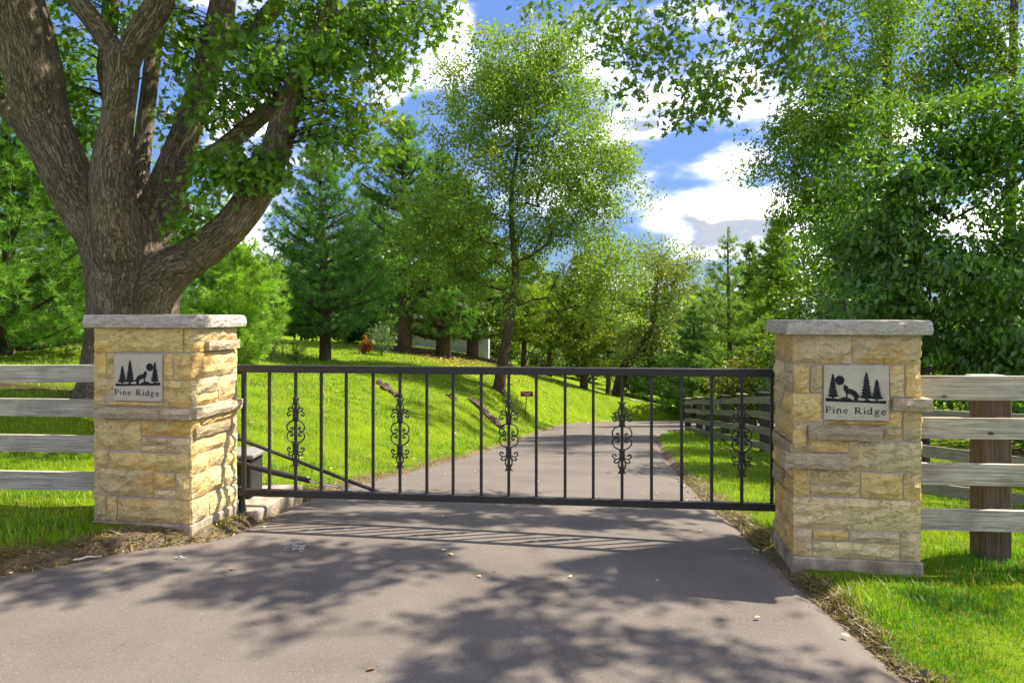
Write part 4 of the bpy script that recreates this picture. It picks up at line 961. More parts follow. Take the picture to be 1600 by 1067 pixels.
# --- the big old oak behind the left pillar
def big_oak():
    rng = np.random.default_rng(100); Y0 = 9.3; base = P(208, 625, Y0); base[2] = gz(base[0], base[1])
    t = thing('oak_tree', base, 'massive old oak with many spreading limbs behind the left pillar', 'tree')
    limbs = {
        'trunk': [(208, 665, 9.3, 215), (206, 628, 9.3, 190), (206, 585, 9.3, 160), (207, 530, 9.3, 146), (207, 470, 9.3, 140), (203, 420, 9.3, 142), (200, 375, 9.3, 150)],
        'A': [(190, 400, 9.2, 110), (158, 360, 9.15, 92), (122, 305, 9.1, 84), (92, 245, 9.0, 82), (68, 185, 9.0, 84), (50, 100, 8.9, 92), (22, 0, 8.8, 90), (-10, -110, 8.6, 78), (-60, -260, 8.4, 62), (-90, -430, 8.3, 40)],
        'A2': [(110, 300, 9.4, 42), (70, 245, 9.7, 36), (30, 195, 10.0, 31), (-20, 130, 10.3, 27), (-110, 20, 10.8, 20), (-210, -100, 11.2, 12)],
        'B': [(192, 400, 9.0, 90), (182, 345, 8.85, 78), (173, 290, 8.75, 72), (177, 230, 8.7, 62), (184, 180, 8.65, 52), (190, 125, 8.6, 58), (190, 82, 8.55, 60)],
        'B1': [(186, 95, 8.55, 42), (165, 60, 8.55, 38), (140, 25, 8.5, 35), (112, -15, 8.5, 33), (80, -110, 8.4, 28), (60, -260, 8.2, 20)],
        'B2': [(196, 95, 8.55, 46), (215, 62, 8.5, 46), (235, 30, 8.5, 46), (252, -5, 8.45, 46), (270, -110, 8.3, 40), (300, -260, 8.0, 30), (320, -400, 7.8, 18)],
        'C': [(212, 350, 9.5, 46), (217, 290, 9.65, 36), (221, 240, 9.75, 32), (229, 180, 9.9, 30), (238, 100, 10.0, 28), (250, 20, 10.2, 26), (262, -90, 10.4, 20)],
        'C2': [(160, 110, 9.8, 24), (168, 60, 9.8, 26), (172, 0, 9.8, 27), (180, -120, 9.8, 22)],
        'C0': [(205, 290, 9.6, 24), (180, 200, 9.8, 24), (160, 110, 9.8, 24)],
        'D': [(225, 400, 9.3, 96), (243, 345, 9.3, 82), (258, 300, 9.35, 64), (274, 255, 9.4, 54), (292, 205, 9.45, 50), (312, 150, 9.5, 48), (330, 85, 9.55, 47), (346, 20, 9.6, 44), (360, -80, 9.7, 38), (385, -230, 9.8, 26)],
        'stub': [(262, 335, 9.25, 54), (278, 322, 9.2, 46), (288, 316, 9.15, 30)],
        'D2': [(276, 268, 9.35, 36), (300, 255, 9.3, 32), (335, 240, 9.2, 30), (375, 208, 9.1, 31), (415, 175, 9.0, 32), (455, 145, 8.9, 28), (500, 95, 8.8, 24), (560, 40, 8.6, 18), (610, 5, 8.5, 10)],
        'D3': [(342, 80, 9.5, 34), (365, 62, 9.5, 32), (400, 40, 9.5, 33), (430, 10, 9.5, 31), (465, -50, 9.5, 26), (520, -140, 9.4, 18)],
        'E0': [(222, 545, 9.25, 104), (230, 495, 9.2, 98), (243, 452, 9.15, 84), (270, 420, 9.1, 72), (300, 402, 9.08, 64)],
        'E': [(205, 450, 9.25, 80), (250, 425, 9.15, 74), (295, 403, 9.1, 66), (335, 378, 9.05, 62), (372, 343, 9.0, 60), (402, 300, 8.95, 58), (424, 250, 8.9, 52), (441, 200, 8.85, 49), (456, 155, 8.8, 45), (474, 105, 8.75, 38), (500, 50, 8.7, 33), (520, -10, 8.6, 28), (545, -90, 8.5, 20)],
        'E2': [(505, 45, 8.7, 22), (540, 20, 8.6, 18), (585, -10, 8.5, 12)],
        'R1': [(185, 615, 9.2, 60), (140, 632, 9.0, 42), (108, 648, 8.85, 26)], 'R2': [(225, 620, 9.1, 60), (262, 640, 8.9, 40), (290, 655, 8.8, 22)], 'R3': [(180, 600, 9.4, 60), (125, 622, 9.5, 40), (85, 640, 9.6, 20)],
    }
    mb = MB(); segs = []
    for nm, pts in limbs.items():
        q = np.array([[*P(px, py, Y), 0.92 * wpx / 2 / F * Y] for px, py, Y, wpx in pts]); q = catmull(q, 4); p, r = q[:, :3], np.maximum(q[:, 3], 0.02)
        V, Fs, G = tube(p, r, 12, caps=True); mb.add(V, Fs); s = np.concatenate([[0], np.cumsum(np.linalg.norm(np.diff(p, axis=0), axis=1))]) + 11 * len(segs) * 0.37
        for i in range(len(p) - 1): segs.append((p[i], p[i + 1], r[i], r[i + 1], s[i], s[i + 1]))
    tmp = mb.build('oak_union', M['oak_bark'], None); md = tmp.modifiers.new('r', 'REMESH'); md.mode = 'VOXEL'; md.voxel_size = 0.028
    dg = bpy.context.evaluated_depsgraph_get(); me = bpy.data.meshes.new_from_object(tmp.evaluated_get(dg)); bpy.data.objects.remove(tmp)
    n = len(me.vertices); V = np.zeros(n * 3); me.vertices.foreach_get('co', V); V = V.reshape(-1, 3)
    Fq = np.zeros(len(me.loops), np.int64); me.loops.foreach_get('vertex_index', Fq); Fq = Fq.reshape(-1, 4)
    E = np.zeros(len(me.edges) * 2, np.int64); me.edges.foreach_get('vertices', E); E = E.reshape(-1, 2); deg = np.bincount(E.ravel(), minlength=n)[:, None]
    for it in range(9):
        S_ = np.zeros_like(V); np.add.at(S_, E[:, 0], V[E[:, 1]]); np.add.at(S_, E[:, 1], V[E[:, 0]]); V = V + 0.5 * (S_ / np.maximum(deg, 1) - V)
    best = np.full(n, 1e9); G = np.zeros((n, 3)); Nn = np.zeros((n, 3))
    for a, b, ra, rb, sa, sb in segs:
        ab = b - a; L2 = ab @ ab; tt = np.clip(((V - a) @ ab) / L2, 0, 1); c = a + tt[:, None] * ab; off = V - c; dist = np.linalg.norm(off, axis=1); sc = dist / (ra + tt * (rb - ra)); k = sc < best
        T = ab / math.sqrt(L2); ref = np.array([0.31, 0.95, 0.05]); A = np.cross(T, ref); A /= np.linalg.norm(A); B = np.cross(T, A)
        best[k] = sc[k]; G[k] = np.stack([off[k] @ A, off[k] @ B, sa + tt[k] * (sb - sa)], 1); Nn[k] = off[k] / np.maximum(dist[k], 1e-6)[:, None]
    dsp = np.array([mnoise.noise(Vector((g[0] * 9, g[1] * 9, g[2] * 1.6))) * 0.012 + mnoise.noise(Vector((g[0] * 3, g[1] * 3, g[2] * 1.1 + 7))) * 0.022 for g in G])
    rid = np.array([abs(mnoise.noise(Vector((g[0] * 24, g[1] * 24, g[2] * 3.2)))) for g in G]); V = V + Nn * (dsp + 0.022 * np.minimum(rid, 0.35) - 0.006)[:, None]
    mk('trunk', V, Fq, M['oak_bark'], t, grain=G, smooth=True)
    # foliage: visible sprays first, then the crown above the frame
    vis = [(570, 70, 100, 75, 8.7, 0.9, 1.7), (500, 105, 110, 60, 8.7, 0.8, 1.3), (620, 30, 85, 45, 8.5, 0.8, 1.0), (540, 190, 75, 45, 8.6, 0.5, 0.8), (400, 110, 80, 80, 8.9, 0.7, 1.2), (350, 160, 70, 50, 8.9, 0.5, 0.75), (262, 190, 26, 60, 9.6, 0.3, 0.35),
           (385, 262, 55, 38, 8.6, 0.4, 0.65), (350, 275, 45, 25, 8.7, 0.4, 0.35), (420, 275, 30, 30, 8.6, 0.3, 0.35), (300, 355, 45, 22, 8.9, 0.3, 0.35), (290, 70, 45, 70, 9.4, 0.5, 0.6), (120, 60, 30, 70, 10.0, 0.5, 0.4), (105, 150, 26, 40, 9.6, 0.3, 0.2),
           (120, 200, 22, 24, 9.3, 0.3, 0.15), (470, 20, 110, 40, 8.9, 0.8, 1.1), (210, 20, 90, 40, 9.8, 0.6, 0.5), (685, 15, 40, 25, 8.4, 0.5, 0.35), (0, 150, 30, 20, 10.2, 0.4, 0.1), (590, 235, 30, 20, 8.5, 0.3, 0.18), (512, 232, 34, 18, 8.6, 0.3, 0.16), (330, 300, 60, 28, 8.8, 0.4, 0.2)]
    tv = blob_pts(rng, vis, 400); ch = []
    sk = np.array([s[0] for s in segs if s[2] < 0.30]); 
    for g in tv:
        j = np.argmin(np.linalg.norm(sk - g, axis=1) + 0.3 * np.maximum(0, sk[:, 2] - g[2])); a = sk[j]; s = np.linspace(0, 1, 6)[:, None]; L = np.linalg.norm(g - a)
        ch.append((a + (g - a) * s + np.array([0, 0, 0.16 * L]) * np.sin(s * math.pi) + rng.standard_normal((6, 3)) * 0.02 * L * s, np.linspace(0.018, 0.005, 6) * min(1.3, 0.5 + 0.35 * L)))
    wood('twigs', ch, M['bark'], t).__setitem__('kind', 'stuff')
    mb = MB(); V, Fs, c = foliage(rng, tv, 23, (0.15, 0.15, 0.11), 0.112, OAKLEAF, OAKF, (0.080, 0.140, 0.022), 0.25, 0.05, 0.35, 0.45, None, (0.20, 0.22, 0.03)); mb.add(V, Fs, c)
    top = []
    for cx, cy, cz, rx, rz, m in ((-5.5, 8.6, 9.2, 4.5, 2.4, 330), (-8.5, 9.5, 7.6, 3.2, 2.0, 170), (-3.0, 8.2, 7.6, 2.4, 1.3, 110), (-6.0, 6.8, 8.4, 3.0, 1.8, 120)):
        u_ = unit(rng, m) * rng.random((m, 1)) ** 0.4; top.append(np.array([cx, cy, cz]) + u_ * np.array([rx, rx * 0.9, rz]))
    top = np.concatenate(top); top = top[(top[:, 2] - 1.6) / np.maximum(top[:, 1], 0.5) > 0.475]
    V, Fs, c = foliage(rng, top, 26, 0.28, 0.19, RHO, RHOF, (0.070, 0.13, 0.022), 0.25, 0.05, 0.2, 0.5); mb.add(V, Fs, c)
    tag(mb.build('crown', M['leaf'], t), kind='stuff')
big_oak()

# --- overhanging oak on the right, its trunk outside the picture; its crown dapples the driveway
def overhang():
    rng = np.random.default_rng(207); cot = 1 / math.tan(SUN_EL); sx, sy = math.sin(SUN_AZ) * cot, math.cos(SUN_AZ) * cot; pts = []
    while len(pts) < 400:
        X, Y = rng.uniform(-4.6, 1.8), rng.uniform(2.4, 6.6); z = rng.uniform(5.8, 8.8)
        a = mnoise.noise(Vector((X * 1.25, Y * 3.0, 4.4))) + 0.3 * mnoise.noise(Vector((X * 0.5, Y * 1.1, 1.4)))
        lit = (X < -1.2 and Y < 3.85) or (X < -1.9 and Y > 4.7) or (X > -0.6 and 4.65 < Y < 5.5 and rng.random() < 0.8) or (X > 0.9 and Y < 4.2 and rng.random() < 0.5)
        if X < -1.2 and 3.85 < Y < 4.7: a += 0.25
        if X > 0.0 and Y < 4.1: a += 0.1
        if a > -0.08 and not lit: pts.append((X + sx * z, Y + sy * z, z))
    for _ in range(9):
        X, Y = rng.uniform(2.4, 5.2), rng.choice([3.9, 4.1, 2.2, 5.6]) + rng.normal(0, 0.16); z = rng.uniform(5.8, 8.5); pts.append((X + sx * z, Y + sy * z, z))
    pts = np.array(pts); hang = blob_pts(rng, [(1010, 40, 90, 60, 8.2, 0.7, 1.2), (1080, 105, 100, 45, 8.1, 0.6, 1.5), (1120, 150, 75, 28, 8.0, 0.5, 0.8), (1190, 70, 75, 45, 8.2, 0.6, 1.0), (950, 25, 65, 45, 8.3, 0.6, 0.9), (1240, 115, 50, 30, 8.1, 0.5, 0.7), (1060, 185, 22, 12, 8.0, 0.3, 0.12), (1000, 140, 40, 22, 8.2, 0.4, 0.3), (860, 8, 40, 10, 8.3, 0.3, 0.2), (1260, 40, 60, 50, 8.3, 0.6, 0.8), (1150, 15, 120, 30, 8.4, 0.6, 0.9)], 185)
    tp = catmull([(14.2, 11.6, -1.4), (14.0, 11.4, 2.5), (13.0, 10.6, 5.4), (11.4, 9.4, 7.4), (9.6, 8.2, 8.8), (7.6, 7.0, 9.8)], 4); t = thing('oak_tree', (14.2, 11.6, gz(14.2, 11.6)), 'oak on the right outside the frame, leafy branch hanging in at top centre', 'tree')
    wood('trunk', grow(rng, tp, np.linspace(0.5, 0.13, len(tp)), np.vstack([pts, hang]), 0.5, 0.0085, 0.36, up_pen=0.1, rise=0.08), M['bark'], t)
    mb = MB(); V, Fs, c = foliage(rng, pts, 19, (0.13, 0.10, 0.10), 0.125, RHO, RHOF, (0.07, 0.13, 0.02), 0.25, 0.05, 0.2, 0.6); mb.add(V, Fs, c)
    V, Fs, c = foliage(rng, hang, 17, (0.15, 0.15, 0.10), 0.098, OAKLEAF, OAKF, (0.060, 0.105, 0.020), 0.25, 0.05, 0.35, 0.45, None, (0.16, 0.15, 0.03)); mb.add(V, Fs, c)
    tag(mb.build('crown', M['leaf'], t), kind='stuff')
overhang()

# --- conifers
G1 = 'white pines on the left lawn'; WP = (0.060, 0.118, 0.032)
def pine_at(px, Y, **k): return (px - 800) / F * Y, Y
x, y = pine_at(10, 15.5); conifer('pine_tree', 'wide soft-needled pine at the far left edge behind the oak', x, y, 8.0, 3.7, 0.15, 301, (0.070, 0.130, 0.026), None, 0.16, 150, 0.21, 0.016, 19, 0.33, 0.22, 0.62, 0.3, 0.08, spread=0.9)
x, y = pine_at(150, 21); conifer('pine_tree', 'pine seen between the fence and the oak trunk', x, y, 5.6, 2.4, 0.1, 302, (0.09, 0.155, 0.03), None, 0.15, 60, 0.22, 0.018, 16, 0.36, 0.25, 0.7, 0.3, 0.08)
x, y = pine_at(368, 20.5); conifer('pine_tree', 'bright yellow-green young pine just right of the left pillar', x, y, 3.6, 1.75, 0.05, 303, (0.115, 0.180, 0.030), None, 0.09, 60, 0.20, 0.015, 20, 0.27, 0.5, 0.62, 0.3, 0.05, nb=7)
x, y = pine_at(315, 27); conifer('pine_tree', 'bluish pine behind the bright young pine', x, y, 6.0, 2.4, 0.1, 304, (0.060, 0.125, 0.050), None, 0.13, 60, 0.22, 0.02, 14, 0.36, 0.3, 0.7, 0.3, 0.05)
x, y = pine_at(508, 28); conifer('pine_tree', 'dark broad pine with bare lower trunk and spiky leader on the lawn', x, y, 8.8, 3.05, 1.05, 305, (0.066, 0.128, 0.034), None, 0.24, 100, 0.24, 0.020, 15, 0.40, 0.32, 0.72, 1.1, 0.10, spread=0.85, lean=-0.2)
x, y = pine_at(632, 38.5); conifer('pine_tree', 'tallest dark pine with thick trunk behind the lawn', x, y, 12.9, 3.5, 2.3, 306, (0.078, 0.138, 0.040), None, 0.42, 95, 0.28, 0.030, 13, 0.50, 0.3, 0.5, 0.6, 0.10, spread=0.8)
x, y = pine_at(572, 43); conifer('pine_tree', 'shorter pine left of the tallest pine', x, y, 9.8, 3.0, 1.5, 307, (0.056, 0.110, 0.038), None, 0.3, 75, 0.28, 0.032, 12, 0.50, 0.3, 0.7, 0.6, 0.10)
x, y = pine_at(692, 40); conifer('pine_tree', 'pine with thick trunk and low boughs left of the centre tree', x, y, 11.9, 3.5, 1.0, 308, (0.075, 0.135, 0.036), None, 0.45, 85, 0.28, 0.032, 12, 0.5, 0.28, 0.55, 0.5, 0.12)
x, y = pine_at(738, 43); conifer('pine_tree', 'pine just behind the leaning centre tree', x, y, 10.5, 3.4, 1.15, 309, (0.085, 0.135, 0.034), None, 0.4, 80, 0.28, 0.034, 12, 0.5, 0.2, 0.6, 0.5, 0.12)
x, y = pine_at(818, 45); conifer('cedar_tree', 'yellow-green feathery cedar right of the centre tree', x, y, 7.6, 2.6, 1.9, 310, (0.150, 0.185, 0.035), None, 0.2, 85, 0.24, 0.045, 11, 0.40, 0.22, 0.55, 0.2, 0.06, yellow=0.08)
x, y = pine_at(912, 43); conifer('cedar_tree', 'brownish-green cedar with reddish trunk on the bank', x, y, 8.4, 2.5, 1.7, 311, (0.105, 0.135, 0.026), None, 0.27, 85, 0.24, 0.045, 11, 0.40, 0.15, 0.5, 0.2, 0.08, yellow=0.16)
x, y = pine_at(858, 49); conifer('cedar_tree', 'dark cedar between the two cedar trunks', x, y, 7.4, 2.1, 2.0, 312, (0.08, 0.115, 0.025), None, 0.2, 60, 0.24, 0.05, 10, 0.4, 0.2, 0.5, 0.2, 0.08, yellow=0.1)
x, y = pine_at(950, 51); conifer('cedar_tree', 'dark low cedar left of the forked tree', x, y, 7.6, 2.2, 1.6, 313, (0.08, 0.112, 0.022), None, 0.2, 60, 0.24, 0.05, 10, 0.4, 0.2, 0.5, 0.2, 0.08)
x, y = pine_at(1139, 30); conifer('pine_tree', 'slender pine with visible trunk and candle top behind the far fence', x, y, 8.7, 2.15, 0.9, 314, (0.105, 0.150, 0.036), None, 0.16, 62, 0.22, 0.022, 14, 0.52, 0.42, 0.8, 0.8, 0.14, nb=5, spread=0.85)
x, y = pine_at(1215, 36.5); conifer('spruce_tree', 'dense yellow-green spruce right of the slender pine', x, y, 10.9, 2.7, 0.4, 315, (0.120, 0.165, 0.024), None, 0.2, 85, 0.20, 0.04, 12, 0.32, 0.25, 0.75, 0.5, 0.04, nb=7)
x, y = pine_at(1172, 41); conifer('spruce_tree', 'spruce half hidden behind the slender pine', x, y, 10.2, 2.4, 0.4, 316, (0.075, 0.120, 0.028), None, 0.2, 70, 0.20, 0.045, 11, 0.34, 0.2, 0.8, 0.5, 0.05, nb=7)
x, y = pine_at(1322, 17); conifer('spruce_tree', 'dark blue-green spruce just above the right pillar cap', x, y, 4.4, 2.3, 0.3, 317, (0.032, 0.06, 0.03), None, 0.14, 70, 0.13, 0.016, 14, 0.32, 0.05, 0.7, 0.2, 0.05, tiers=0.25)
x, y = pine_at(1035, 47); conifer('pine_tree', 'soft green pine at the bend below the forked tree', x, y, 5.8, 2.3, 0.2, 318, (0.070, 0.115, 0.036), None, 0.15, 60, 0.24, 0.045, 10, 0.4, 0.3, 0.7, 0.3, 0.08)
x, y = pine_at(1085, 40); conifer('pine_tree', 'drooping pine left of the far fence', x, y, 6.6, 2.3, 0.3, 319, (0.066, 0.112, 0.032), None, 0.15, 60, 0.24, 0.04, 11, 0.4, 0.2, 0.7, 0.3, 0.08)

# --- broadleaf trees
decid('shade_tree', 'tall airy broadleaf tree with leaning trunk in the centre of the lawn', (780, 612), 28, [(777, 625), (782, 590), (790, 540), (799, 480), (806, 425), (800, 360), (800, 290), (812, 215), (822, 130)], [0.33, 0.25, 0.225, 0.20, 0.16, 0.12, 0.09, 0.06, 0.03],
      [(790, 140, 90, 75, 28, 2.2, 1.0), (875, 120, 80, 62, 28, 2.2, 1.0), (840, 215, 120, 80, 28, 3.0, 1.5), (770, 300, 105, 70, 28, 2.8, 1.2), (900, 290, 80, 75, 28, 2.6, 1.1), (690, 345, 75, 60, 28, 2.2, 0.7), (930, 385, 70, 60, 28, 2.4, 0.7), (830, 370, 95, 55, 28, 2.6, 0.8), (700, 420, 60, 45, 28, 2.0, 0.4), (730, 190, 40, 60, 28, 1.8, 0.4), (945, 230, 36, 60, 28, 1.8, 0.4), (955, 455, 45, 45, 29, 2, 0.3), (765, 440, 60, 40, 28, 2, 0.3)],
      1250, 66, 0.25, 0.140, RHO, RHOF, (0.118, 0.165, 0.040), 401, clump=0.68, var=0.14, seg=0.7, tip=0.007, power=0.44, yellow=0.05, rise=0.05)
decid('forked_tree', 'olive-leaved tree with forked leaning trunk at the driveway bend', (965, 628), 46, [(962, 632), (968, 600), (978, 570), (1003, 545), (1020, 500), (1025, 450), (1030, 400)], [0.45, 0.38, 0.34, 0.28, 0.2, 0.13, 0.05],
      [(1035, 420, 60, 50, 46, 3, 1.3), (1060, 480, 40, 45, 46, 2.5, 0.7), (1010, 470, 40, 55, 46, 2.5, 0.7), (1040, 540, 40, 30, 46, 2.5, 0.4), (985, 520, 35, 40, 46, 2.5, 0.4), (1070, 430, 30, 30, 46, 2, 0.3)],
      230, 60, 0.5, 0.20, RHO, RHOF, (0.115, 0.135, 0.042), 402, clump=0.7, var=0.18, bark='bark', seg=0.8, tip=0.010, power=0.46, yellow=0.05, extra=np.array([P(1035, 535, 45), P(1050, 525, 45), P(968, 540, 46), P(970, 560, 46)]))
decid('tall_tree', 'tall feathery broadleaf tree with bare trunk rising above the right pillar', (1385, 600), 22, [(1380, 640), (1382, 500), (1384, 350), (1385, 220), (1387, 100), (1390, -40), (1392, -180)], [0.28, 0.25, 0.21, 0.17, 0.14, 0.11, 0.05],
      [(1345, 60, 80, 70, 21.5, 2.0, 1.2), (1420, 40, 55, 60, 22, 1.8, 0.7), (1290, 210, 75, 60, 21, 1.8, 1.2), (1250, 255, 55, 50, 21, 1.4, 0.8), (1330, 300, 80, 60, 21.5, 2, 1.0), (1270, 320, 50, 35, 21, 1.5, 0.5), (1310, 150, 55, 50, 21.5, 1.6, 0.7), (1340, 390, 90, 60, 22, 2, 0.9), (1390, -130, 170, 110, 22, 3.5, 1.6), (1400, 170, 40, 50, 22.5, 1.5, 0.4), (1290, 420, 45, 40, 22, 1.5, 0.4)],
      700, 66, 0.25, 0.125, ELL, ELLF, (0.098, 0.150, 0.024), 403, clump=0.45, var=0.16, seg=0.6, tip=0.006, power=0.44, droop=0.5, yellow=0.04, bark='grey_bark')
decid('corner_tree', 'thin-trunked tree in the top right corner behind the large-leaved tree', (1580, 560), 15.5, [(1576, 640), (1578, 450), (1580, 300), (1582, 150), (1585, 0), (1588, -150)], [0.15, 0.13, 0.11, 0.095, 0.08, 0.04],
      [(1500, 80, 60, 40, 15.5, 1.2, 0.8), (1560, 60, 60, 70, 15.5, 1.3, 1.0), (1460, 120, 40, 30, 15.5, 1, 0.4), (1590, -80, 180, 90, 15.5, 2.4, 1.3), (1640, 120, 90, 90, 15.5, 1.8, 0.8), (1470, 20, 50, 30, 15.5, 1, 0.4), (1700, 250, 90, 120, 15.5, 1.8, 0.8)],
      210, 52, 0.24, 0.11, ELL, ELLF, (0.085, 0.130, 0.022), 404, clump=0.35, seg=0.5, tip=0.006, power=0.42, yellow=0.05, bark='grey_bark')
decid('large_leaved_tree', 'dense dark green tree with large drooping leaves at the right edge', (1450, 640), 11.2, [(1440, 655), (1436, 600), (1428, 520), (1425, 450), (1430, 380), (1445, 300)], [0.13, 0.10, 0.085, 0.075, 0.05, 0.02],
      [(1430, 270, 120, 70, 11.0, 1.1, 1.2), (1540, 240, 110, 95, 10.8, 1.2, 1.5), (1370, 330, 60, 40, 11, 0.8, 0.4), (1490, 175, 50, 30, 11, 0.7, 0.25), (1400, 410, 105, 75, 11.0, 1.2, 1.2), (1520, 420, 120, 85, 10.8, 1.2, 1.5), (1500, 530, 130, 65, 11.0, 1.1, 1.3), (1590, 520, 80, 80, 10.8, 1.1, 1.0), (1560, 210, 70, 45, 10.8, 0.9, 0.6), (1330, 360, 50, 40, 11, 0.8, 0.4), (1340, 470, 60, 40, 11.2, 0.8, 0.5), (1680, 380, 110, 160, 10.8, 1.4, 1.6), (1460, 590, 90, 35, 11.2, 1.0, 0.6), (1590, 600, 80, 40, 11.2, 1, 0.5)],
      900, 34, (0.20, 0.20, 0.08), 0.112, ELL, ELLF, (0.058, 0.112, 0.020), 405, clump=0.26, seg=0.4, tip=0.005, power=0.42, droop=0.75, mat_='glossy_leaf', yellow=0.03, ycol=(0.12, 0.19, 0.02), extra=np.array([P(1555, 470, 11), P(1560, 400, 11), P(1550, 330, 11)]))
decid('backdrop_tree', 'mid green tree filling the gap above the right pillar', (1300, 600), 27, [(1300, 640), (1302, 560), (1305, 480), (1308, 400)], [0.2, 0.16, 0.12, 0.05],
      [(1300, 470, 70, 60, 27, 2.5), (1360, 420, 70, 60, 27, 2.5), (1420, 520, 90, 80, 27, 2.5), (1290, 560, 70, 50, 27, 2), (1540, 480, 120, 120, 27, 3), (1250, 520, 30, 60, 28, 2)], 380, 60, 0.45, 0.19, RHO, RHOF, (0.052, 0.088, 0.020), 406, seg=0.7, tip=0.007)
# ------------------------------------------------------------------ far wood, shrubs, house, small things
rw = np.random.default_rng(900)
def far_wood():
    mb = MB(); C = []; K = []
    for i in range(120):
        a = rw.uniform(-1.15, 1.15); d = rw.uniform(74, 120); x_, y_ = d * math.sin(a), d * math.cos(a); r = rw.uniform(3.5, 6.0); hh = rw.uniform(7.0, 12.5)
        z_ = gz(x_, y_); m = 330; u_ = unit(rw, m) * rw.random((m, 1)) ** 0.33; p = np.array([x_, y_, z_ + hh * 0.5]) + u_ * np.array([r, r, hh * 0.55]); C.append(p)
        base = np.array([(0.075, 0.115, 0.035), (0.10, 0.13, 0.035), (0.055, 0.095, 0.04), (0.085, 0.11, 0.05)][rw.integers(4)]); K.append(np.tile(base * rw.uniform(0.8, 1.2), (m, 1)))
    C, K = np.concatenate(C), np.concatenate(K); n = len(C); V, Fs, c = put_leaves(rw, C, unit(rw, n), rw.uniform(0.7, 1.5, n), RHO, RHOF, K * rw.uniform(0.7, 1.3, (n, 1)), 0.3)
    tag(mk('distant_wood', V, Fs, M['leaf'], col=c), 'distant wood closing the view behind the lawn trees', 'wood', kind='stuff')
far_wood()

def shrub(name, label, px, Y, h, r, colr, seed, m=120, per=24, size=0.09, tmpl=RHO, base_py=None):
    rng = np.random.default_rng(seed); x_ = (px - 800) / F * Y; z_ = gz(x_, Y); t = thing(name, (x_, Y, z_), label, 'shrub')
    u_ = unit(rng, m) * rng.random((m, 1)) ** 0.4; tg = np.array([x_, Y, z_ + h * 0.55]) + u_ * np.array([r, r, h * 0.48]); tg[:, 2] = np.maximum(tg[:, 2], z_ + 0.05)
    tp = np.array([(x_, Y, z_ - 0.1), (x_, Y, z_ + h * 0.15), (x_ + 0.02, Y, z_ + h * 0.35)]); wood('stem', grow(rng, tp, [0.04, 0.03, 0.02], tg, 0.3, 0.005, 0.35), M['bark'], t)
    V, Fs, c = foliage(rng, tg, per, r * 0.14, size, tmpl, RHOF, colr, 0.3, 0.04, 0.0, 0.4); tag(mk('foliage', V, Fs, M['leaf'], t, col=c), kind='stuff')
shrub('red_shrub', 'small orange-red shrub at the back edge of the lawn', 572, 33, 0.85, 0.36, (0.17, 0.055, 0.035), 501, 60, 22, 0.10)
shrub('dwarf_spruce', 'small blue-grey spruce beside the red shrub', 596, 33.5, 1.5, 0.75, (0.055, 0.09, 0.055), 502, 110, 24, 0.10, SPR)
shrub('sapling', 'tiny dark sapling on the lawn beside the young pine', 462, 25, 0.75, 0.38, (0.05, 0.09, 0.03), 503, 50, 16, 0.08, SPR)
shrub('sapling', 'small low sapling right at the foot of the young pine', 425, 23, 0.9, 0.45, (0.045, 0.09, 0.025), 504, 60, 18, 0.08, SPR)
for i, (px, Y, h, r, c, lb) in enumerate(((545, 42, 2.6, 1.6, (0.04, 0.07, 0.02), 'dark bush in the shade behind the spiky-topped pine'), (480, 44, 3.0, 2.0, (0.05, 0.085, 0.02), 'dark bush left of the spiky-topped pine trunk'), (400, 40, 3.0, 2.0, (0.06, 0.10, 0.03), 'green bush behind the bright young pine'),
                                       (655, 52, 3.4, 2.2, (0.085, 0.12, 0.03), 'pale green bush between the thick pine trunks'), (790, 56, 3.4, 2.4, (0.12, 0.15, 0.06), 'pale bush right behind the leaning trunk of the centre tree'),
                                       (855, 62, 4.2, 2.6, (0.11, 0.14, 0.075), 'silvery bush below the brownish cedar'), (1000, 60, 4.4, 2.6, (0.055, 0.085, 0.05), 'dark bluish bush behind the forked tree'), (1055, 66, 4.6, 2.6, (0.09, 0.12, 0.055), 'pale bush beside the gravel track'),
                                       (1240, 24, 3.6, 1.8, (0.075, 0.11, 0.022), 'green bush behind the far fence beside the right pillar'), (1180, 25, 2.6, 1.5, (0.12, 0.12, 0.03), 'yellowing bush behind the far fence'), (1500, 17, 2.6, 2.6, (0.045, 0.08, 0.018), 'dark bush under the large-leaved tree'), (1640, 14, 2.4, 2.0, (0.045, 0.08, 0.018), 'dark bush at the right edge behind the brown post'),
                                       (90, 22, 2.4, 2.4, (0.06, 0.11, 0.02), 'low green bush at the left behind the top fence board'), (920, 66, 5.0, 3.0, (0.06, 0.09, 0.05), 'dark bluish bush between the cedars'))):
    shrub('bush', lb, px, Y, h, r, c, 520 + i, 150 if Y < 40 else 190, 26, 0.10 + 0.0035 * Y)

# white-sided house glimpsed between the trunks
hx0, hx1, hy = -7.5, -1.75, 50.0; hz = gz(-4, hy) - 0.9
hs = thing('house', (-4, hy, hz), 'white-sided house half hidden behind the pine trunks', 'house')
V, Fs = box(hx0, hx1, hy + 0.03, hy + 7, hz - 0.5, hz + 3.4); mk('wall', V, Fs, M['siding'], hs)
for i in range(17):
    V, Fs = box(hx0 - 0.02, hx1 + 0.02, hy - 0.02, hy + 0.03, hz - 0.1 + i * 0.2, hz + 0.09 + i * 0.2); V[[0, 1], 1] -= 0.02; mk('siding_board', V, Fs, M['siding'], hs)
V = np.array([(hx0 - .5, hy - .6, hz + 3.3), (hx1 + .5, hy - .6, hz + 3.3), (hx1 + .5, hy + 7.6, hz + 3.3), (hx0 - .5, hy + 7.6, hz + 3.3), (hx0 - .5, hy + 3.5, hz + 5.6), (hx1 + .5, hy + 3.5, hz + 5.6)])
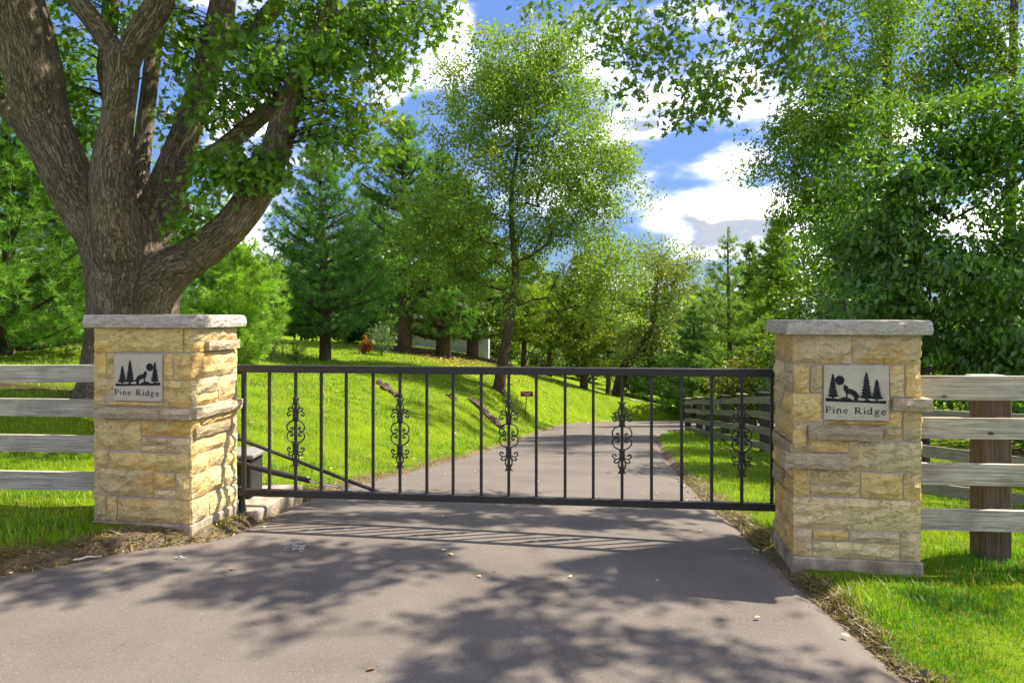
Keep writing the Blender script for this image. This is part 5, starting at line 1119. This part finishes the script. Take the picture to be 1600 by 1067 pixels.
mk('roof', V, [np.array([[0, 1, 5, 4], [2, 3, 4, 5], [3, 2, 1, 0]]), np.array([[0, 4, 3], [1, 2, 5]])], M['roof'], hs)

# weathered logs on the bank
def log(label, pa, pb, Ya, Yb, r, seed):
    rng = np.random.default_rng(seed); a, b = P(*pa, Ya), P(*pb, Yb); a[2] = gz(a[0], a[1]) + r * 0.5; b[2] = gz(b[0], b[1]) + r * 0.5; t = thing('log', (a + b) / 2 * np.array([1, 1, 0]) + np.array([0, 0, gz((a[0] + b[0]) / 2, (a[1] + b[1]) / 2)]), label, 'log', 'old logs on the bank')
    s = np.linspace(0, 1, 10)[:, None]; p = a + (b - a) * s + rng.standard_normal((10, 3)) * 0.03; rr = r * rng.uniform(0.75, 1.2, 10)
    V, Fs, G = tube(p, rr, 7); V += rng.standard_normal(V.shape) * r * 0.20; V[:, 2] -= 0.25 * r; mk('log_body', V, Fs, M['log_wood'], t, grain=G)
log('grey-brown log on the bank under the gate rail, farthest left', (590, 588), (626, 611), 20.8, 18.6, 0.105, 601)
log('broken brown log at the foot of the leaning centre tree', (733, 617), (786, 637), 22.5, 20.6, 0.115, 602)
log('small dark log end left of the broken log', (700, 610), (712, 616), 21.8, 21.0, 0.07, 603)

# small red sign on a stake
sp_ = P(820, 640, 27.0); sz = gz(sp_[0], sp_[1]); sg = thing('lawn_sign', (sp_[0], sp_[1], sz), 'small dark red sign on a thin stake beside the driveway', 'sign')
V, Fs, G = tube(np.array([(sp_[0], sp_[1], sz - 0.1), (sp_[0] + 0.07, sp_[1], sz + 0.98)]), 0.018, 6); mk('stake', V, Fs, M['iron'], sg)
V, Fs = bevel_box(sp_[0] - 0.17, sp_[0] + 0.32, sp_[1] - 0.045, sp_[1] - 0.022, sz + 0.93, sz + 1.13, 0.004); pl = mk('panel', V, Fs, M['sign_red'], sg)
lt = MB()      # two rows of small white marks, too small in the photograph to read
for (x0, x1, z0, z1) in ((-0.11, -0.07, 1.065, 1.085), (-0.06, -0.01, 1.065, 1.085), (0.0, 0.04, 1.065, 1.085), (0.10, 0.16, 1.065, 1.085), (0.17, 0.24, 1.065, 1.085),
                         (0.005, 0.02, 0.965, 1.035), (0.045, 0.06, 0.965, 1.035), (0.045, 0.095, 1.02, 1.035), (0.085, 0.10, 0.965, 1.035), (0.125, 0.14, 0.965, 1.035), (0.165, 0.18, 0.965, 1.035)):
    V, Fs = box(sp_[0] + x0, sp_[0] + x1, sp_[1] - 0.049, sp_[1] - 0.0455, sz + z0, sz + z1); lt.add(V, Fs)
lt.build('lettering', M['sign_white'], pl)

# leaf litter on the asphalt, yellow leaves below the centre tree
def litter(name, label, X, Y, Z, s, cols_, seed):
    rng = np.random.default_rng(seed); n = len(X); D = unit(rng, n); D[:, 2] *= 0.12; c = np.asarray(cols_)[rng.integers(0, len(cols_), n)] * rng.uniform(0.6, 1.2, (n, 1))
    V, Fs, cc = put_leaves(rng, np.stack([X, Y, Z], 1), D, s * rng.uniform(0.5, 1.3, n), ELL, ELLF, c, 0.9); return tag(mk(name, V, Fs, M['litter'], col=cc), label, 'leaves', kind='stuff')
X = rw.uniform(-3.5, 2.2, 420); Y = rw.uniform(2.3, 12, 420); sd = road_sdf(X, Y); k = (sd < -0.02) & (rw.random(420) < np.where(sd > -0.5, 0.8, 0.16)); X, Y = X[k], Y[k]
litter('fallen_leaves', 'scattered dry leaves and chips lying on the asphalt', X, Y, z_road(Y, X) + 0.02, 0.038, [(0.42, 0.33, 0.22), (0.26, 0.15, 0.07), (0.5, 0.44, 0.33), (0.16, 0.09, 0.05)], 700)
X = rw.uniform(-9, -0.6, 260); Y = rw.uniform(6, 26, 260); k = road_sdf(X, Y) > 0.1; X, Y = X[k], Y[k]
litter('lawn_leaves', 'brown leaves scattered over the left lawn and bank', X, Y, ground_z(X, Y) + 0.05, 0.075, [(0.30, 0.2, 0.09), (0.2, 0.11, 0.05), (0.4, 0.32, 0.15)], 702)
X = rw.normal(-1.9, 1.9, 900); Y = rw.normal(36, 3.4, 900)
litter('yellow_leaves', 'yellow fallen leaves under the trees behind the lawn', X, Y, ground_z(X, Y) + 0.06, 0.16, [(0.40, 0.27, 0.05), (0.45, 0.33, 0.07), (0.25, 0.13, 0.05)], 701)
for i, (px, py, ang, L, c_) in enumerate(((137, 893, 0.25, 0.16, 'pale straight twig on the asphalt near the left verge'), (282, 889, -0.1, 0.09, 'small pale splinter of wood on the asphalt left of centre'))):
    Yt = (CAMZ + 0.08) * F / (py - HY); xt = (px - 800) / F * Yt; zt_ = float(z_road(Yt, xt)) + 0.018
    s = np.linspace(-0.5, 0.5, 5)[:, None]; d_ = np.array([math.cos(ang), math.sin(ang) * 2.2, 0]); d_ /= np.linalg.norm(d_)
    V, Fs, G = tube(np.array([xt, Yt, zt_]) + s * L * d_ + np.array([0, 0, 0.006]) * np.cos(s * 9), np.array([0.004, 0.006, 0.006, 0.005, 0.003]), 5)
    tag(mk('twig', V, Fs, M['gravel'], org=(xt, Yt, zt_)), c_, 'twig')
pc = (CAMZ + 0.09) * F / (867 - HY); pxx = (463 - 800) / F * pc; r7 = np.random.default_rng(8); mb = MB()
for i in range(60):
    o_ = np.array([pxx, pc, float(z_road(pc, pxx)) + 0.02]) + r7.normal(0, 1, 3) * np.array([0.035, 0.05, 0.005]); d_ = unit(r7, 1)[0] * np.array([1, 1, 0.2]) * r7.uniform(0.012, 0.03)
    V, Fs, G = tube(np.array([o_ - d_, o_ + d_]), 0.0026, 3); mb.add(V, Fs)
tag(mb.build('wood_shavings', M['gravel']), 'little heap of pale wood shavings on the driveway', 'shavings', kind='stuff')
